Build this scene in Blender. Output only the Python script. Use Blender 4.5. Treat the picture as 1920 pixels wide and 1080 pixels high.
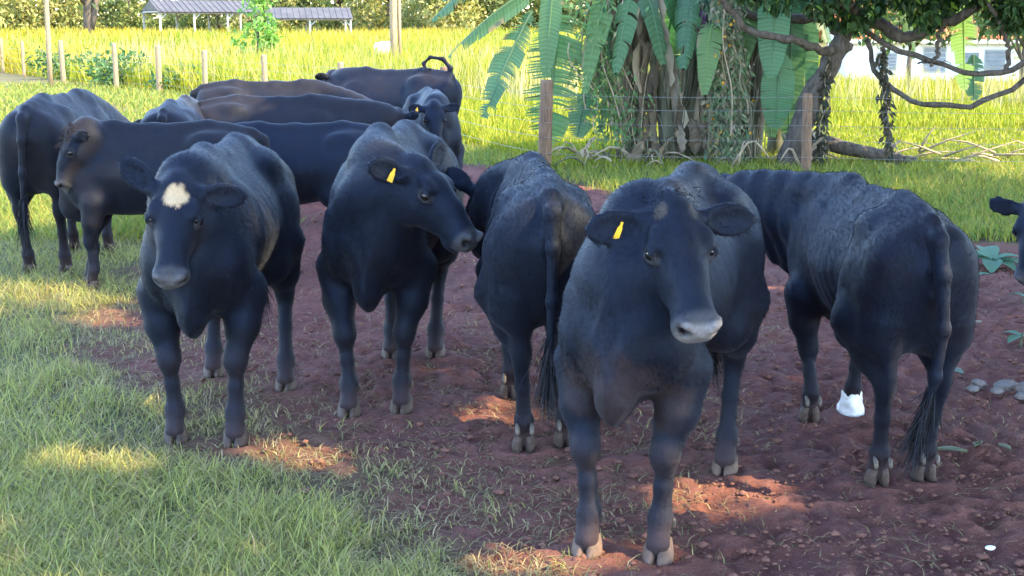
import bpy, math, random
import numpy as np
from mathutils import Matrix, Vector
for o in list(bpy.data.objects): bpy.data.objects.remove(o)
SC = bpy.context.scene
C = SC.collection
random.seed(5)
# ------------------------------------------------------------------ camera
cam = bpy.data.cameras.new('camera'); cam.sensor_width = 36; cam.lens = 48.75; cam.clip_start = .1; cam.clip_end = 1500
co = bpy.data.objects.new('camera', cam); C.objects.link(co)
co.location = (0, 0, 1.8); co.rotation_euler = (math.radians(90-10.8), 0, 0)
SC.camera = co
# ------------------------------------------------------------------ sky, sun, exposure
SUN_EL = math.radians(45); SUN_AZ = math.radians(112)          # azimuth clockwise from +Y: to the right, a little behind the camera
S = np.array([math.sin(SUN_AZ)*math.cos(SUN_EL), math.cos(SUN_AZ)*math.cos(SUN_EL), math.sin(SUN_EL)])   # towards the sun
wd = bpy.data.worlds.new('World'); SC.world = wd; wd.use_nodes = True
nt = wd.node_tree; bg = nt.nodes['Background']
sk = nt.nodes.new('ShaderNodeTexSky'); sk.sky_type = 'NISHITA'; sk.sun_disc = False
sk.sun_elevation = SUN_EL; sk.sun_rotation = SUN_AZ; sk.air_density = 1.0; sk.dust_density = .3; sk.ozone_density = 1.6
nt.links.new(sk.outputs[0], bg.inputs[0]); bg.inputs[1].default_value = .15
sl = bpy.data.lights.new('sun', 'SUN'); sl.energy = 2.0; sl.angle = math.radians(.55); sl.color = (1, .78, .43)
so = bpy.data.objects.new('sun', sl); C.objects.link(so); so.location = (20, -8, 20)
so.rotation_euler = Vector(S).to_track_quat('Z', 'Y').to_euler()
SC.view_settings.view_transform = 'Standard'; SC.view_settings.look = 'None'
SC.view_settings.exposure = 3.3; SC.view_settings.gamma = 1
SC.view_settings.use_curve_mapping = False
# ------------------------------------------------------------------ helpers
def tag(o, label=None, cat=None, group=None, kind=None):
    if label: o['label'] = label
    if cat: o['category'] = cat
    if group: o['group'] = group
    if kind: o['kind'] = kind
    return o
def empty(name, loc, rz=0.):
    o = bpy.data.objects.new(name, None); C.objects.link(o); o.location = loc; o.rotation_euler = (0, 0, rz); o.empty_display_size = .1
    return o
def mkmesh(name, V, Q, col=None, smooth=False):
    """V (n,3); Q (m,k) index array, or a list of index lists"""
    me = bpy.data.meshes.new(name); V = np.asarray(V, np.float32)
    if isinstance(Q, np.ndarray):
        m, k = Q.shape
        me.vertices.add(len(V)); me.vertices.foreach_set('co', V.ravel())
        me.loops.add(m*k); me.loops.foreach_set('vertex_index', Q.astype(np.int32).ravel())
        me.polygons.add(m); me.polygons.foreach_set('loop_start', np.arange(0, m*k, k, dtype=np.int32))
        me.update(calc_edges=True)
    else:
        me.from_pydata([tuple(map(float, v)) for v in V], [], [list(f) for f in Q]); me.update()
    if col is not None:
        a = me.attributes.new('Col', 'FLOAT_COLOR', 'POINT'); c = np.ones((len(V), 4), np.float32); c[:, :3] = col
        a.data.foreach_set('color', c.ravel())
    if smooth: me.polygons.foreach_set('use_smooth', np.ones(len(me.polygons), bool))
    return me
def npmesh(name, V, Q, mat, parent=None, smooth=False, col=None):
    me = mkmesh(name, V, Q, col, smooth); me.materials.append(mat)
    o = bpy.data.objects.new(name, me); C.objects.link(o)
    if parent: o.parent = parent
    return o
class MB:
    """collects simple shapes for one mesh"""
    def __init__(s): s.V = []; s.F = []
    def box(s, c, d, rz=0., M3=None):
        b = len(s.V); cs, sn = math.cos(rz), math.sin(rz)
        for i in (-1, 1):
            for j in (-1, 1):
                for k in (-1, 1):
                    x, y, z = i*d[0]/2, j*d[1]/2, k*d[2]/2
                    s.V.append((c[0]+x*cs-y*sn, c[1]+x*sn+y*cs, c[2]+z))
        s.F += [[b+q for q in f] for f in ((0, 1, 3, 2), (4, 6, 7, 5), (0, 4, 5, 1), (2, 3, 7, 6), (0, 2, 6, 4), (1, 5, 7, 3))]
        return s
    def tube(s, pts, rad, n=8, cap=True, jit=0., rs=None):
        pts = [np.array(p, float) for p in pts]; b = len(s.V)
        prev = None
        for i, p in enumerate(pts):
            t = unit(pts[min(i+1, len(pts)-1)]-pts[max(i-1, 0)])
            a = np.array([1., 0, 0]) if prev is None and abs(t[0]) < .9 else (np.array([0, 1., 0]) if prev is None else prev)
            a = unit(a-t*(a@t)); prev = a; c = np.cross(t, a)
            for j in range(n):
                q = 2*math.pi*j/n; r = rad[i]*(1+(rs.uniform(-jit, jit) if rs is not None else 0))
                s.V.append(tuple(p+(a*math.cos(q)+c*math.sin(q))*r))
        for i in range(len(pts)-1):
            for j in range(n):
                k = (j+1) % n; s.F.append([b+i*n+j, b+i*n+k, b+i*n+n+k, b+i*n+n+j])
        if cap:
            s.F.append([b+j for j in range(n-1, -1, -1)]); s.F.append([b+(len(pts)-1)*n+j for j in range(n)])
        return s
    def quad(s, *p):
        b = len(s.V); s.V += [tuple(q) for q in p]; s.F.append(list(range(b, b+len(p)))); return s
    def build(s, name, mat, parent=None, smooth=False):
        return npmesh(name, np.array(s.V), s.F, mat, parent, smooth)
def unit(v): v = np.array(v, float); return v/np.linalg.norm(v)
def spline(pts, n):
    """Catmull-Rom through the points"""
    P = [np.array(p, float) for p in pts]; P = [2*P[0]-P[1]]+P+[2*P[-1]-P[-2]]; out = []
    m = len(P)-3
    for q in np.linspace(0, m-1e-6, n):
        i = int(q); t = q-i; a, b, c, d = P[i:i+4]
        out.append(.5*(2*b+(c-a)*t+(2*a-5*b+4*c-d)*t*t+(3*b-a-3*c+d)*t**3))
    return out
def _hash(ix, iy, iz):
    h = (ix.astype(np.int64)*374761393+iy.astype(np.int64)*668265263+iz.astype(np.int64)*2147483647) & 0x7fffffff
    h = (h ^ (h >> 13))*1274126177 & 0x7fffffff
    return ((h ^ (h >> 16)) & 0xffff)/65535.
def vnoise3(P):
    P = np.asarray(P, float); I = np.floor(P).astype(np.int64); f = P-I; f = f*f*(3-2*f); r = 0
    for dx in (0, 1):
        for dy in (0, 1):
            for dz in (0, 1):
                wt = (f[:, 0] if dx else 1-f[:, 0])*(f[:, 1] if dy else 1-f[:, 1])*(f[:, 2] if dz else 1-f[:, 2])
                r = r+wt*_hash(I[:, 0]+dx, I[:, 1]+dy, I[:, 2]+dz)
    return r
def fbm3(P, o=4):
    P = np.asarray(P, float); r = 0; a = .5; tot = 0
    for i in range(o): r = r+a*vnoise3(P*2**i+17.3*i); tot += a; a *= .5
    return r/tot
def fbm2(x, y, o=4, z=0.): x = np.asarray(x, float); return fbm3(np.stack([x, np.asarray(y, float), np.full_like(x, z)], -1).reshape(-1, 3), o).reshape(x.shape)
def sstep(a, b, x): t = np.clip((np.asarray(x, float)-a)/(b-a), 0, 1); return t*t*(3-2*t)
def gh_np(x, y):
    """height of the land"""
    x = np.asarray(x, float); y = np.asarray(y, float)
    return .55*sstep(50, 115, y)+.9*sstep(115, 220, y)-1.75*sstep(24, 62, y)*sstep(.06, .26, x/np.maximum(y, 1.))+.07*(fbm2(x*.12, y*.12, 3)-.5)*sstep(20, 30, y)
def gh(x, y): return float(gh_np(np.array([x]), np.array([y]))[0])
def dirt_np(x, y):
    """how bare the soil is, 0 to 1"""
    x = np.asarray(x, float); y = np.asarray(y, float)
    xb = np.interp(y, [3.5, 4.4, 5.2, 5.8, 6.7, 7.5, 8.3, 9.0, 10, 13, 18], [.25, .05, -.45, -.9, -1.45, -1.9, -2.4, -2.35, -2.2, -2.6, -2.2])
    yt = np.interp(x, [-3, 0, .35, 1.0, 2.0, 3.2, 3.8, 6], [16.5, 18.0, 16.8, 15.4, 14.6, 12.4, 11.5, 11.0])
    n = fbm2(x*1.1, y*1.1, 4)-.5; n2 = fbm2(x*4, y*4, 3, 5.)-.5
    a = sstep(-.75, .55, (x-xb)+1.7*n+.9*n2); b = sstep(-.4, .4, (yt-y)+2.2*n+.5*n2)
    far = sstep(.52, .62, fbm2(x*.35, y*.35, 3, 9.))*sstep(20, 26, y)*sstep(40, 30, y)*(x < -5)     # trodden soil by the far fence
    return np.clip(np.maximum(a*b, .8*far), 0, 1)
# ------------------------------------------------------------------ materials
M = {}
def newmat(name):
    m = bpy.data.materials.new(name); m.use_nodes = True; n = m.node_tree; b = n.nodes['Principled BSDF']
    M[name] = m; return m, n, b
def node(n, t, **kw):
    q = n.nodes.new(t)
    for k, v in kw.items(): setattr(q, k, v)
    return q
def noise(n, scale, detail=4, rough=.6, vec=None):
    q = node(n, 'ShaderNodeTexNoise'); q.inputs['Scale'].default_value = scale; q.inputs['Detail'].default_value = detail; q.inputs['Roughness'].default_value = rough
    if vec is not None: n.links.new(vec, q.inputs['Vector'])
    return q
def ramp(n, fac, stops):
    r = node(n, 'ShaderNodeValToRGB'); e = r.color_ramp.elements
    while len(e) < len(stops): e.new(.5)
    for i, (p, c) in enumerate(stops): e[i].position = p; e[i].color = (*c, 1) if len(c) == 3 else c
    n.links.new(fac, r.inputs[0]); return r
def mixc(n, fac, a, b, blend='MIX'):
    q = node(n, 'ShaderNodeMix', data_type='RGBA', blend_type=blend)
    for i, v in ((0, fac), (6, a), (7, b)):
        if hasattr(v, 'links'): n.links.new(v, q.inputs[i])
        else: q.inputs[i].default_value = v if i == 0 else (*v, 1)
    return q.outputs[2]
def bump(n, b, h, strength, dist):
    q = node(n, 'ShaderNodeBump'); q.inputs['Strength'].default_value = strength; q.inputs['Distance'].default_value = dist
    n.links.new(h, q.inputs['Height']); n.links.new(q.outputs[0], b.inputs['Normal']); return q
def objco(n, scale=(1, 1, 1)):
    t = node(n, 'ShaderNodeTexCoord'); mp = node(n, 'ShaderNodeMapping'); mp.inputs['Scale'].default_value = scale
    n.links.new(t.outputs['Object'], mp.inputs[0]); return mp.outputs[0]
def simple(name, c1, c2, scale=8, rough=.7, spec=.3, bmp=.3, dist=.01, stretch=(1, 1, 1)):
    m, n, b = newmat(name); v = objco(n, stretch); q = noise(n, scale, 6, .65, v)
    r = ramp(n, q.outputs[0], [(.3, c1), (.7, c2)]); n.links.new(r.outputs[0], b.inputs['Base Color'])
    b.inputs['Roughness'].default_value = rough; b.inputs['Specular IOR Level'].default_value = spec
    if bmp: bump(n, b, q.outputs[0], bmp, dist)
    return m
def leafmat(name, transl=.35, rough=.55, gloss=.3, tint=None):
    """vertex-coloured leaf: diffuse, light coming through, a little gloss"""
    m, n, b = newmat(name); at = node(n, 'ShaderNodeAttribute', attribute_name='Col')
    n.links.new(at.outputs[0], b.inputs['Base Color']); b.inputs['Roughness'].default_value = rough; b.inputs['Specular IOR Level'].default_value = gloss
    tr = node(n, 'ShaderNodeBsdfTranslucent'); g = node(n, 'ShaderNodeHueSaturation'); g.inputs['Value'].default_value = 1.5; g.inputs['Saturation'].default_value = 1.1
    n.links.new(at.outputs[0], g.inputs['Color']); n.links.new(g.outputs[0], tr.inputs[0])
    mx = node(n, 'ShaderNodeMixShader'); mx.inputs[0].default_value = transl
    n.links.new(b.outputs[0], mx.inputs[1]); n.links.new(tr.outputs[0], mx.inputs[2])
    n.links.new(mx.outputs[0], n.nodes['Material Output'].inputs[0]); return m
# soil and turf of the ground sheet
m, n, b = newmat('ground')
v = objco(n); at = node(n, 'ShaderNodeAttribute', attribute_name='Col')
n1 = noise(n, 1.3, 6, .6, v); n2 = noise(n, 26, 8, .7, v); n3 = noise(n, 90, 5, .7, v); vo = node(n, 'ShaderNodeTexVoronoi'); vo.inputs['Scale'].default_value = 30; n.links.new(v, vo.inputs['Vector'])
soil = ramp(n, n2.outputs[0], [(.25, (.105, .050, .049)), (.5, (.20, .097, .090)), (.75, (.31, .17, .152))])
n4 = noise(n, .55, 5, .65, v); dampr = ramp(n, n4.outputs[0], [(.40, (0, 0, 0)), (.62, (1, 1, 1))])
soil2 = mixc(n, n1.outputs[0], soil.outputs[0], (.23, .088, .062))
turf = ramp(n, n2.outputs[0], [(.3, (.06, .062, .028)), (.55, (.115, .105, .05)), (.8, (.18, .145, .08))])
soil3 = mixc(n, dampr.outputs[0], mixc(n, 1.0, soil2, (.74, .70, .74), 'MULTIPLY'), soil2)
cm = mixc(n, at.outputs[0], turf.outputs[0], soil3); n.links.new(cm, b.inputs['Base Color'])
b.inputs['Roughness'].default_value = .9; b.inputs['Specular IOR Level'].default_value = .15
ad = node(n, 'ShaderNodeMath', operation='MULTIPLY_ADD'); n.links.new(n2.outputs[0], ad.inputs[0]); ad.inputs[1].default_value = 1.6; n.links.new(n3.outputs[0], ad.inputs[2])
bump(n, b, ad.outputs[0], .9, .02)
# coat
m, n, b = newmat('coat')
at = node(n, 'ShaderNodeAttribute', attribute_name='Col'); v = objco(n, (40, 40, 9)); v2 = objco(n)
q = noise(n, 6.5, 5, .7, v); q2 = noise(n, 5, 5, .6, v2); q3 = noise(n, 2.0, 3, .5, v2)
r = ramp(n, q.outputs[0], [(.3, (.72, .72, .72)), (.7, (1.35, 1.33, 1.3))])
cc = mixc(n, 1.0, at.outputs[0], r.outputs[0], 'MULTIPLY'); n.links.new(cc, b.inputs['Base Color'])
rr = ramp(n, q2.outputs[0], [(.3, (.57,)*3), (.7, (.66,)*3)]); n.links.new(rr.outputs[0], b.inputs['Roughness'])
b.inputs['Specular IOR Level'].default_value = .23
b.inputs['Specular Tint'].default_value = (.45, .62, 1, 1)  # the sky's blue reflection put into the coat's sheen colours
b.inputs['Sheen Weight'].default_value = .06; b.inputs['Sheen Roughness'].default_value = .45; b.inputs['Sheen Tint'].default_value = (.75, .8, 1, 1)
b1 = bump(n, b, q.outputs[0], .3, .006); b2 = node(n, 'ShaderNodeBump'); b2.inputs['Strength'].default_value = .16; b2.inputs['Distance'].default_value = .03
n.links.new(q2.outputs[0], b2.inputs['Height']); n.links.new(b2.outputs[0], b1.inputs['Normal'])
m, n, b = newmat('hair'); at = node(n, 'ShaderNodeAttribute', attribute_name='Col'); n.links.new(at.outputs[0], b.inputs['Base Color'])
b.inputs['Roughness'].default_value = .6; b.inputs['Specular IOR Level'].default_value = .2; b.inputs['Specular Tint'].default_value = (.5, .66, 1, 1)  # hair sheen tinted with the sky's blue as well
simple('hoof', (.03, .022, .019), (.095, .06, .048), 22, .65, .3, .3, .004)
simple('hoof_pale', (.05, .033, .028), (.15, .095, .073), 18, .65, .3, .3, .004)
simple('stud', (.55, .27, .015), (.68, .36, .02), 30, .4, .4, 0)
simple('claw', (.05, .042, .038), (.15, .12, .10), 30, .5, .4, 0)
m, n, b = newmat('eye'); b.inputs['Base Color'].default_value = (.006, .005, .005, 1); b.inputs['Roughness'].default_value = .08
m, n, b = newmat('tag'); b.inputs['Base Color'].default_value = (.80, .42, .02, 1); b.inputs['Roughness'].default_value = .45
simple('wrap', (.42, .40, .40), (.82, .83, .85), 14, .75, .2, .5, .006)
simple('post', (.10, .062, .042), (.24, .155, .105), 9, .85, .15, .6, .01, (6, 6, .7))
simple('post_sun', (.20, .14, .08), (.36, .27, .17), 9, .85, .15, .6, .01, (6, 6, .7))  # paler copy of the post wood, sunlight put into its colour
simple('wire', (.12, .12, .125), (.2, .2, .2), 20, .45, .5, 0)
simple('bark', (.045, .036, .030), (.135, .115, .10), 7, .9, .15, .9, .03, (2.5, 2.5, .8))
simple('bark_far', (.06, .05, .04), (.15, .12, .095), 2, .9, .1, .5, .03, (2, 2, .6))
simple('stem', (.05, .055, .035), (.16, .15, .10), 5, .75, .25, .5, .01, (3, 3, .5))
simple('deadwood', (.22, .165, .115), (.46, .37, .26), 8, .9, .1, .6, .01)
simple('roof_metal', (.045, .042, .044), (.085, .08, .08), 1.2, .6, .4, .15, .01)
simple('frame_metal', (.28, .27, .26), (.42, .41, .39), 3, .5, .4, 0)
simple('plaster', (.72, .71, .68), (.82, .81, .79), 2.5, .85, .2, .2, .01)
simple('tile', (.30, .095, .035), (.52, .22, .095), 3, .8, .2, .5, .02)
simple('shutter', (.16, .17, .18), (.25, .26, .27), 5, .6, .3, 0)
simple('tank', (.72, .72, .72), (.84, .84, .83), 3, .6, .3, 0)
simple('stone', (.09, .075, .07), (.22, .19, .18), 12, .85, .2, .6, .02)
simple('clod', (.085, .040, .034), (.19, .092, .072), 14, .95, .1, .6, .01)
simple('blossom', (.05, .02, .06), (.12, .045, .11), 10, .5, .4, .2, .01)
simple('paper', (.68, .68, .68), (.8, .8, .8), 20, .8, .2, .2, .005)
leafmat('leaf', .32); leafmat('grass', .30, .6, .25); leafmat('banana', .40, .42, .45); leafmat('dry', .35, .8, .1); leafmat('canopy', .22, .45, .4)
# ------------------------------------------------------------------ cattle
def smooth_table(xs, ys, n=400, width=13):
    t = np.linspace(xs[0], xs[-1], n); v = np.interp(t, xs, ys)
    k = np.ones(width)/width
    for _ in range(2):
        p = np.pad(v, width//2, mode='edge'); p[:width//2] = 2*v[0]-p[width:width+width//2][::-1] if False else v[0]
        v = np.convolve(p, k, 'valid')
    return t, v

class Field:
    """signed distance grid; shapes are blended into it one after the other"""
    def __init__(s, lo, hi, vox):
        s.lo = np.array(lo, float); s.vox = vox
        s.n = [int(math.ceil((hi[i]-lo[i])/vox))+1 for i in range(3)]
        s.ax = [(lo[i]+vox*np.arange(s.n[i])).astype(np.float32) for i in range(3)]
        s.d = np.full(s.n, 1.0, np.float32)
    def region(s, lo, hi):
        sl = []
        for i in range(3):
            a = int(max(0, math.floor((lo[i]-s.lo[i])/s.vox))); b = int(min(s.n[i], math.ceil((hi[i]-s.lo[i])/s.vox)+1))
            if b <= a: return None
            sl.append(slice(a, b))
        sl = tuple(sl)
        return sl, s.ax[0][sl[0]][:, None, None], s.ax[1][sl[1]][None, :, None], s.ax[2][sl[2]][None, None, :]
    def blend(s, sl, d, k, sub=False):
        a = s.d[sl]
        if sub:
            d = -d; h = np.maximum(k-np.abs(a-d), 0)/k; s.d[sl] = np.maximum(a, d)+h*h*k*.25
        else:
            h = np.maximum(k-np.abs(a-d), 0)/k; s.d[sl] = np.minimum(a, d)-h*h*k*.25
    def cone(s, a, b, ra, rb, k=.04, sub=False):
        a = np.array(a, float); b = np.array(b, float); m = max(ra, rb)+k+2*s.vox
        r = s.region(np.minimum(a, b)-m, np.maximum(a, b)+m)
        if r is None: return
        sl, X, Y, Z = r; ab = b-a; L = float(ab@ab)+1e-9
        t = np.clip(((X-a[0])*ab[0]+(Y-a[1])*ab[1]+(Z-a[2])*ab[2])/L, 0, 1)
        d = np.sqrt((X-a[0]-t*ab[0])**2+(Y-a[1]-t*ab[1])**2+(Z-a[2]-t*ab[2])**2)-(ra+(rb-ra)*t)
        s.blend(sl, d, k, sub)
    def chain(s, pts, rad, k=.04):
        for i in range(len(pts)-1): s.cone(pts[i], pts[i+1], rad[i], rad[i+1], k)
    def ell(s, c, r, M=None, k=.04, sub=False):
        c = np.array(c, float); r = np.array(r, float); M = np.eye(3) if M is None else np.array(M, float)  # rows = local axes
        e = np.sqrt(((M*r[:, None])**2).sum(0))+k+2*s.vox
        q = s.region(c-e, c+e)
        if q is None: return
        sl, X, Y, Z = q; X = X-c[0]; Y = Y-c[1]; Z = Z-c[2]
        k0 = 0; k1 = 0
        for i in range(3):
            l = (X*M[i, 0]+Y*M[i, 1]+Z*M[i, 2])/r[i]; k0 = k0+l*l; k1 = k1+(l/r[i])**2
        k0 = np.sqrt(k0)+1e-6; k1 = np.sqrt(k1)+1e-6
        s.blend(sl, k0*(k0-1)/k1, k, sub)
    def loft(s, org, M, prof, n=2.3, k=.04, taper=0., tlow=0., lo=None, hi=None):
        """prof rows: x, top, bottom, half width, in the frame M (rows forward, left, up) at org"""
        prof = np.array(prof, float); org = np.array(org, float)
        if lo is None:
            c = []
            for q in prof:
                for z in (q[1], q[2]):
                    for y in (-q[3], q[3]): c.append(org+M[0]*q[0]+M[1]*y+M[2]*z)
            c = np.array(c); lo = c.min(0)-k-.05; hi = c.max(0)+k+.05
        r = s.region(lo, hi)
        if r is None: return
        sl, X, Y, Z = r; X = X-org[0]; Y = Y-org[1]; Z = Z-org[2]
        lx = X*M[0, 0]+Y*M[0, 1]+Z*M[0, 2]; ly = X*M[1, 0]+Y*M[1, 1]+Z*M[1, 2]; lz = X*M[2, 0]+Y*M[2, 1]+Z*M[2, 2]
        tb = [smooth_table(prof[:, 0], prof[:, j]) for j in (1, 2, 3)]
        top, bot, w = [np.interp(lx, t, v).astype(np.float32) for t, v in tb]
        zc = (top+bot)/2; h = np.maximum((top-bot)/2, .01); w = np.maximum(w, .01)
        v = (lz-zc)/h
        tl_ = np.interp(lx, *tlow) if isinstance(tlow, tuple) else tlow
        w = w*(1-tl_*np.clip(-v-.05, 0, 1.2)**1.5)
        w = w*(1-taper*np.clip(v+.1, 0, 1.2)**1.5)
        rr = (np.abs(ly/w)**n+np.abs(v)**n)**(1/n)
        d = (rr-1)*np.sqrt(w*h)
        over = np.maximum(np.maximum(prof[0, 0]-lx, lx-prof[-1, 0]), 0)
        s.blend(sl, (np.maximum(d, 0)+over+np.minimum(d, 0)*(over <= 0)).astype(np.float32), k)
    def mesh(s):
        d = s.d; n = s.n
        ins = d < 0
        c = np.zeros([q-1 for q in n], np.int8)
        for i in (0, 1):
            for j in (0, 1):
                for l in (0, 1): c += ins[i:n[0]-1+i, j:n[1]-1+j, l:n[2]-1+l]
        act = (c > 0) & (c < 8)
        I = np.argwhere(act); idx = -np.ones(act.shape, np.int32); idx[act] = np.arange(len(I))
        acc = np.zeros((len(I), 3)); cnt = np.zeros(len(I))
        corners = [(0, 0, 0), (1, 0, 0), (0, 1, 0), (1, 1, 0), (0, 0, 1), (1, 0, 1), (0, 1, 1), (1, 1, 1)]
        val = [d[I[:, 0]+q[0], I[:, 1]+q[1], I[:, 2]+q[2]] for q in corners]
        for a in range(8):
            for ax in range(3):
                if corners[a][ax]: continue
                b = a | (1 << ax)
                m = (val[a] < 0) != (val[b] < 0)
                t = np.where(m, val[a]/(val[a]-val[b]+1e-12), 0)
                p = np.array(corners[a], float)[None, :].repeat(len(I), 0); p[:, ax] += t
                acc += p*m[:, None]; cnt += m
        V = s.lo+(I+acc/cnt[:, None])*s.vox
        quads = []
        for ax in range(3):
            o = [(1, 2), (2, 0), (0, 1)][ax]
            sa = [slice(1, n[i]-1) for i in range(3)]; sb = list(sa)
            sa[ax] = slice(0, n[ax]-1); sb[ax] = slice(1, n[ax])
            A = ins[tuple(sa)]; B = ins[tuple(sb)]
            E = np.argwhere(A != B); fl = A[A != B]
            off = np.array([1, 1, 1]); off[ax] = 0
            P = E+off
            q = []
            for da, db in ((0, 0), (1, 0), (1, 1), (0, 1)):
                Q = P.copy(); Q[:, o[0]] -= da; Q[:, o[1]] -= db
                q.append(idx[Q[:, 0], Q[:, 1], Q[:, 2]])
            q = np.stack(q, 1); q[~fl] = q[~fl][:, ::-1]
            quads.append(q)
        return V, np.concatenate(quads)

def relax(V, Q, it=2, lam=.45):
    e = np.concatenate([Q[:, [0, 1]], Q[:, [1, 2]], Q[:, [2, 3]], Q[:, [3, 0]]]); n = len(V)
    for i in range(it*2):
        acc = np.zeros_like(V); cnt = np.bincount(e.ravel(), minlength=n)[:, None]
        for j in range(3): acc[:, j] = np.bincount(e[:, 0], V[e[:, 1], j], n)+np.bincount(e[:, 1], V[e[:, 0], j], n)
        V = V+(acc/np.maximum(cnt, 1)-V)*(lam if i % 2 == 0 else -lam*1.04)
    return V

def vnormals(V, Q):
    fn = np.cross(V[Q[:, 2]]-V[Q[:, 0]], V[Q[:, 3]]-V[Q[:, 1]]); N = np.zeros_like(V)
    for j in range(4):
        for a in range(3): N[:, a] += np.bincount(Q[:, j], fn[:, a], len(V))
    return N/(np.linalg.norm(N, axis=1)[:, None]+1e-12)

def unit(v): v = np.array(v, float); return v/np.linalg.norm(v)

def hoof_mesh():
    """a cloven hoof: two lofted claws side by side, toe towards +x"""
    V = []; Fc = []
    for sg in (1, -1):
        rings = [(-.012, .020, .068, .030), (.022, .016, .066, .031), (.055, .002, .053, .029), (.085, -.014, .040, .024)]
        b = len(V)
        for z, cx, hl, hw in rings:
            for i in range(12):
                a = 2*math.pi*i/12; ca, sa = math.cos(a), math.sin(a)
                px = cx+hl*ca; py = hw*sa*(1-.35*max(ca, 0)**2)
                py += sg*(hw+.0035)-sg*.012*max(ca, 0)
                V.append((px, py, z))
        for r in range(3):
            for i in range(12):
                j = (i+1) % 12; Fc.append((b+r*12+i, b+r*12+j, b+r*12+12+j, b+r*12+12+i))
        Fc.append([b+36+i for i in range(12)]); Fc.append([b+i for i in range(11, -1, -1)])
    return V, Fc

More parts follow.
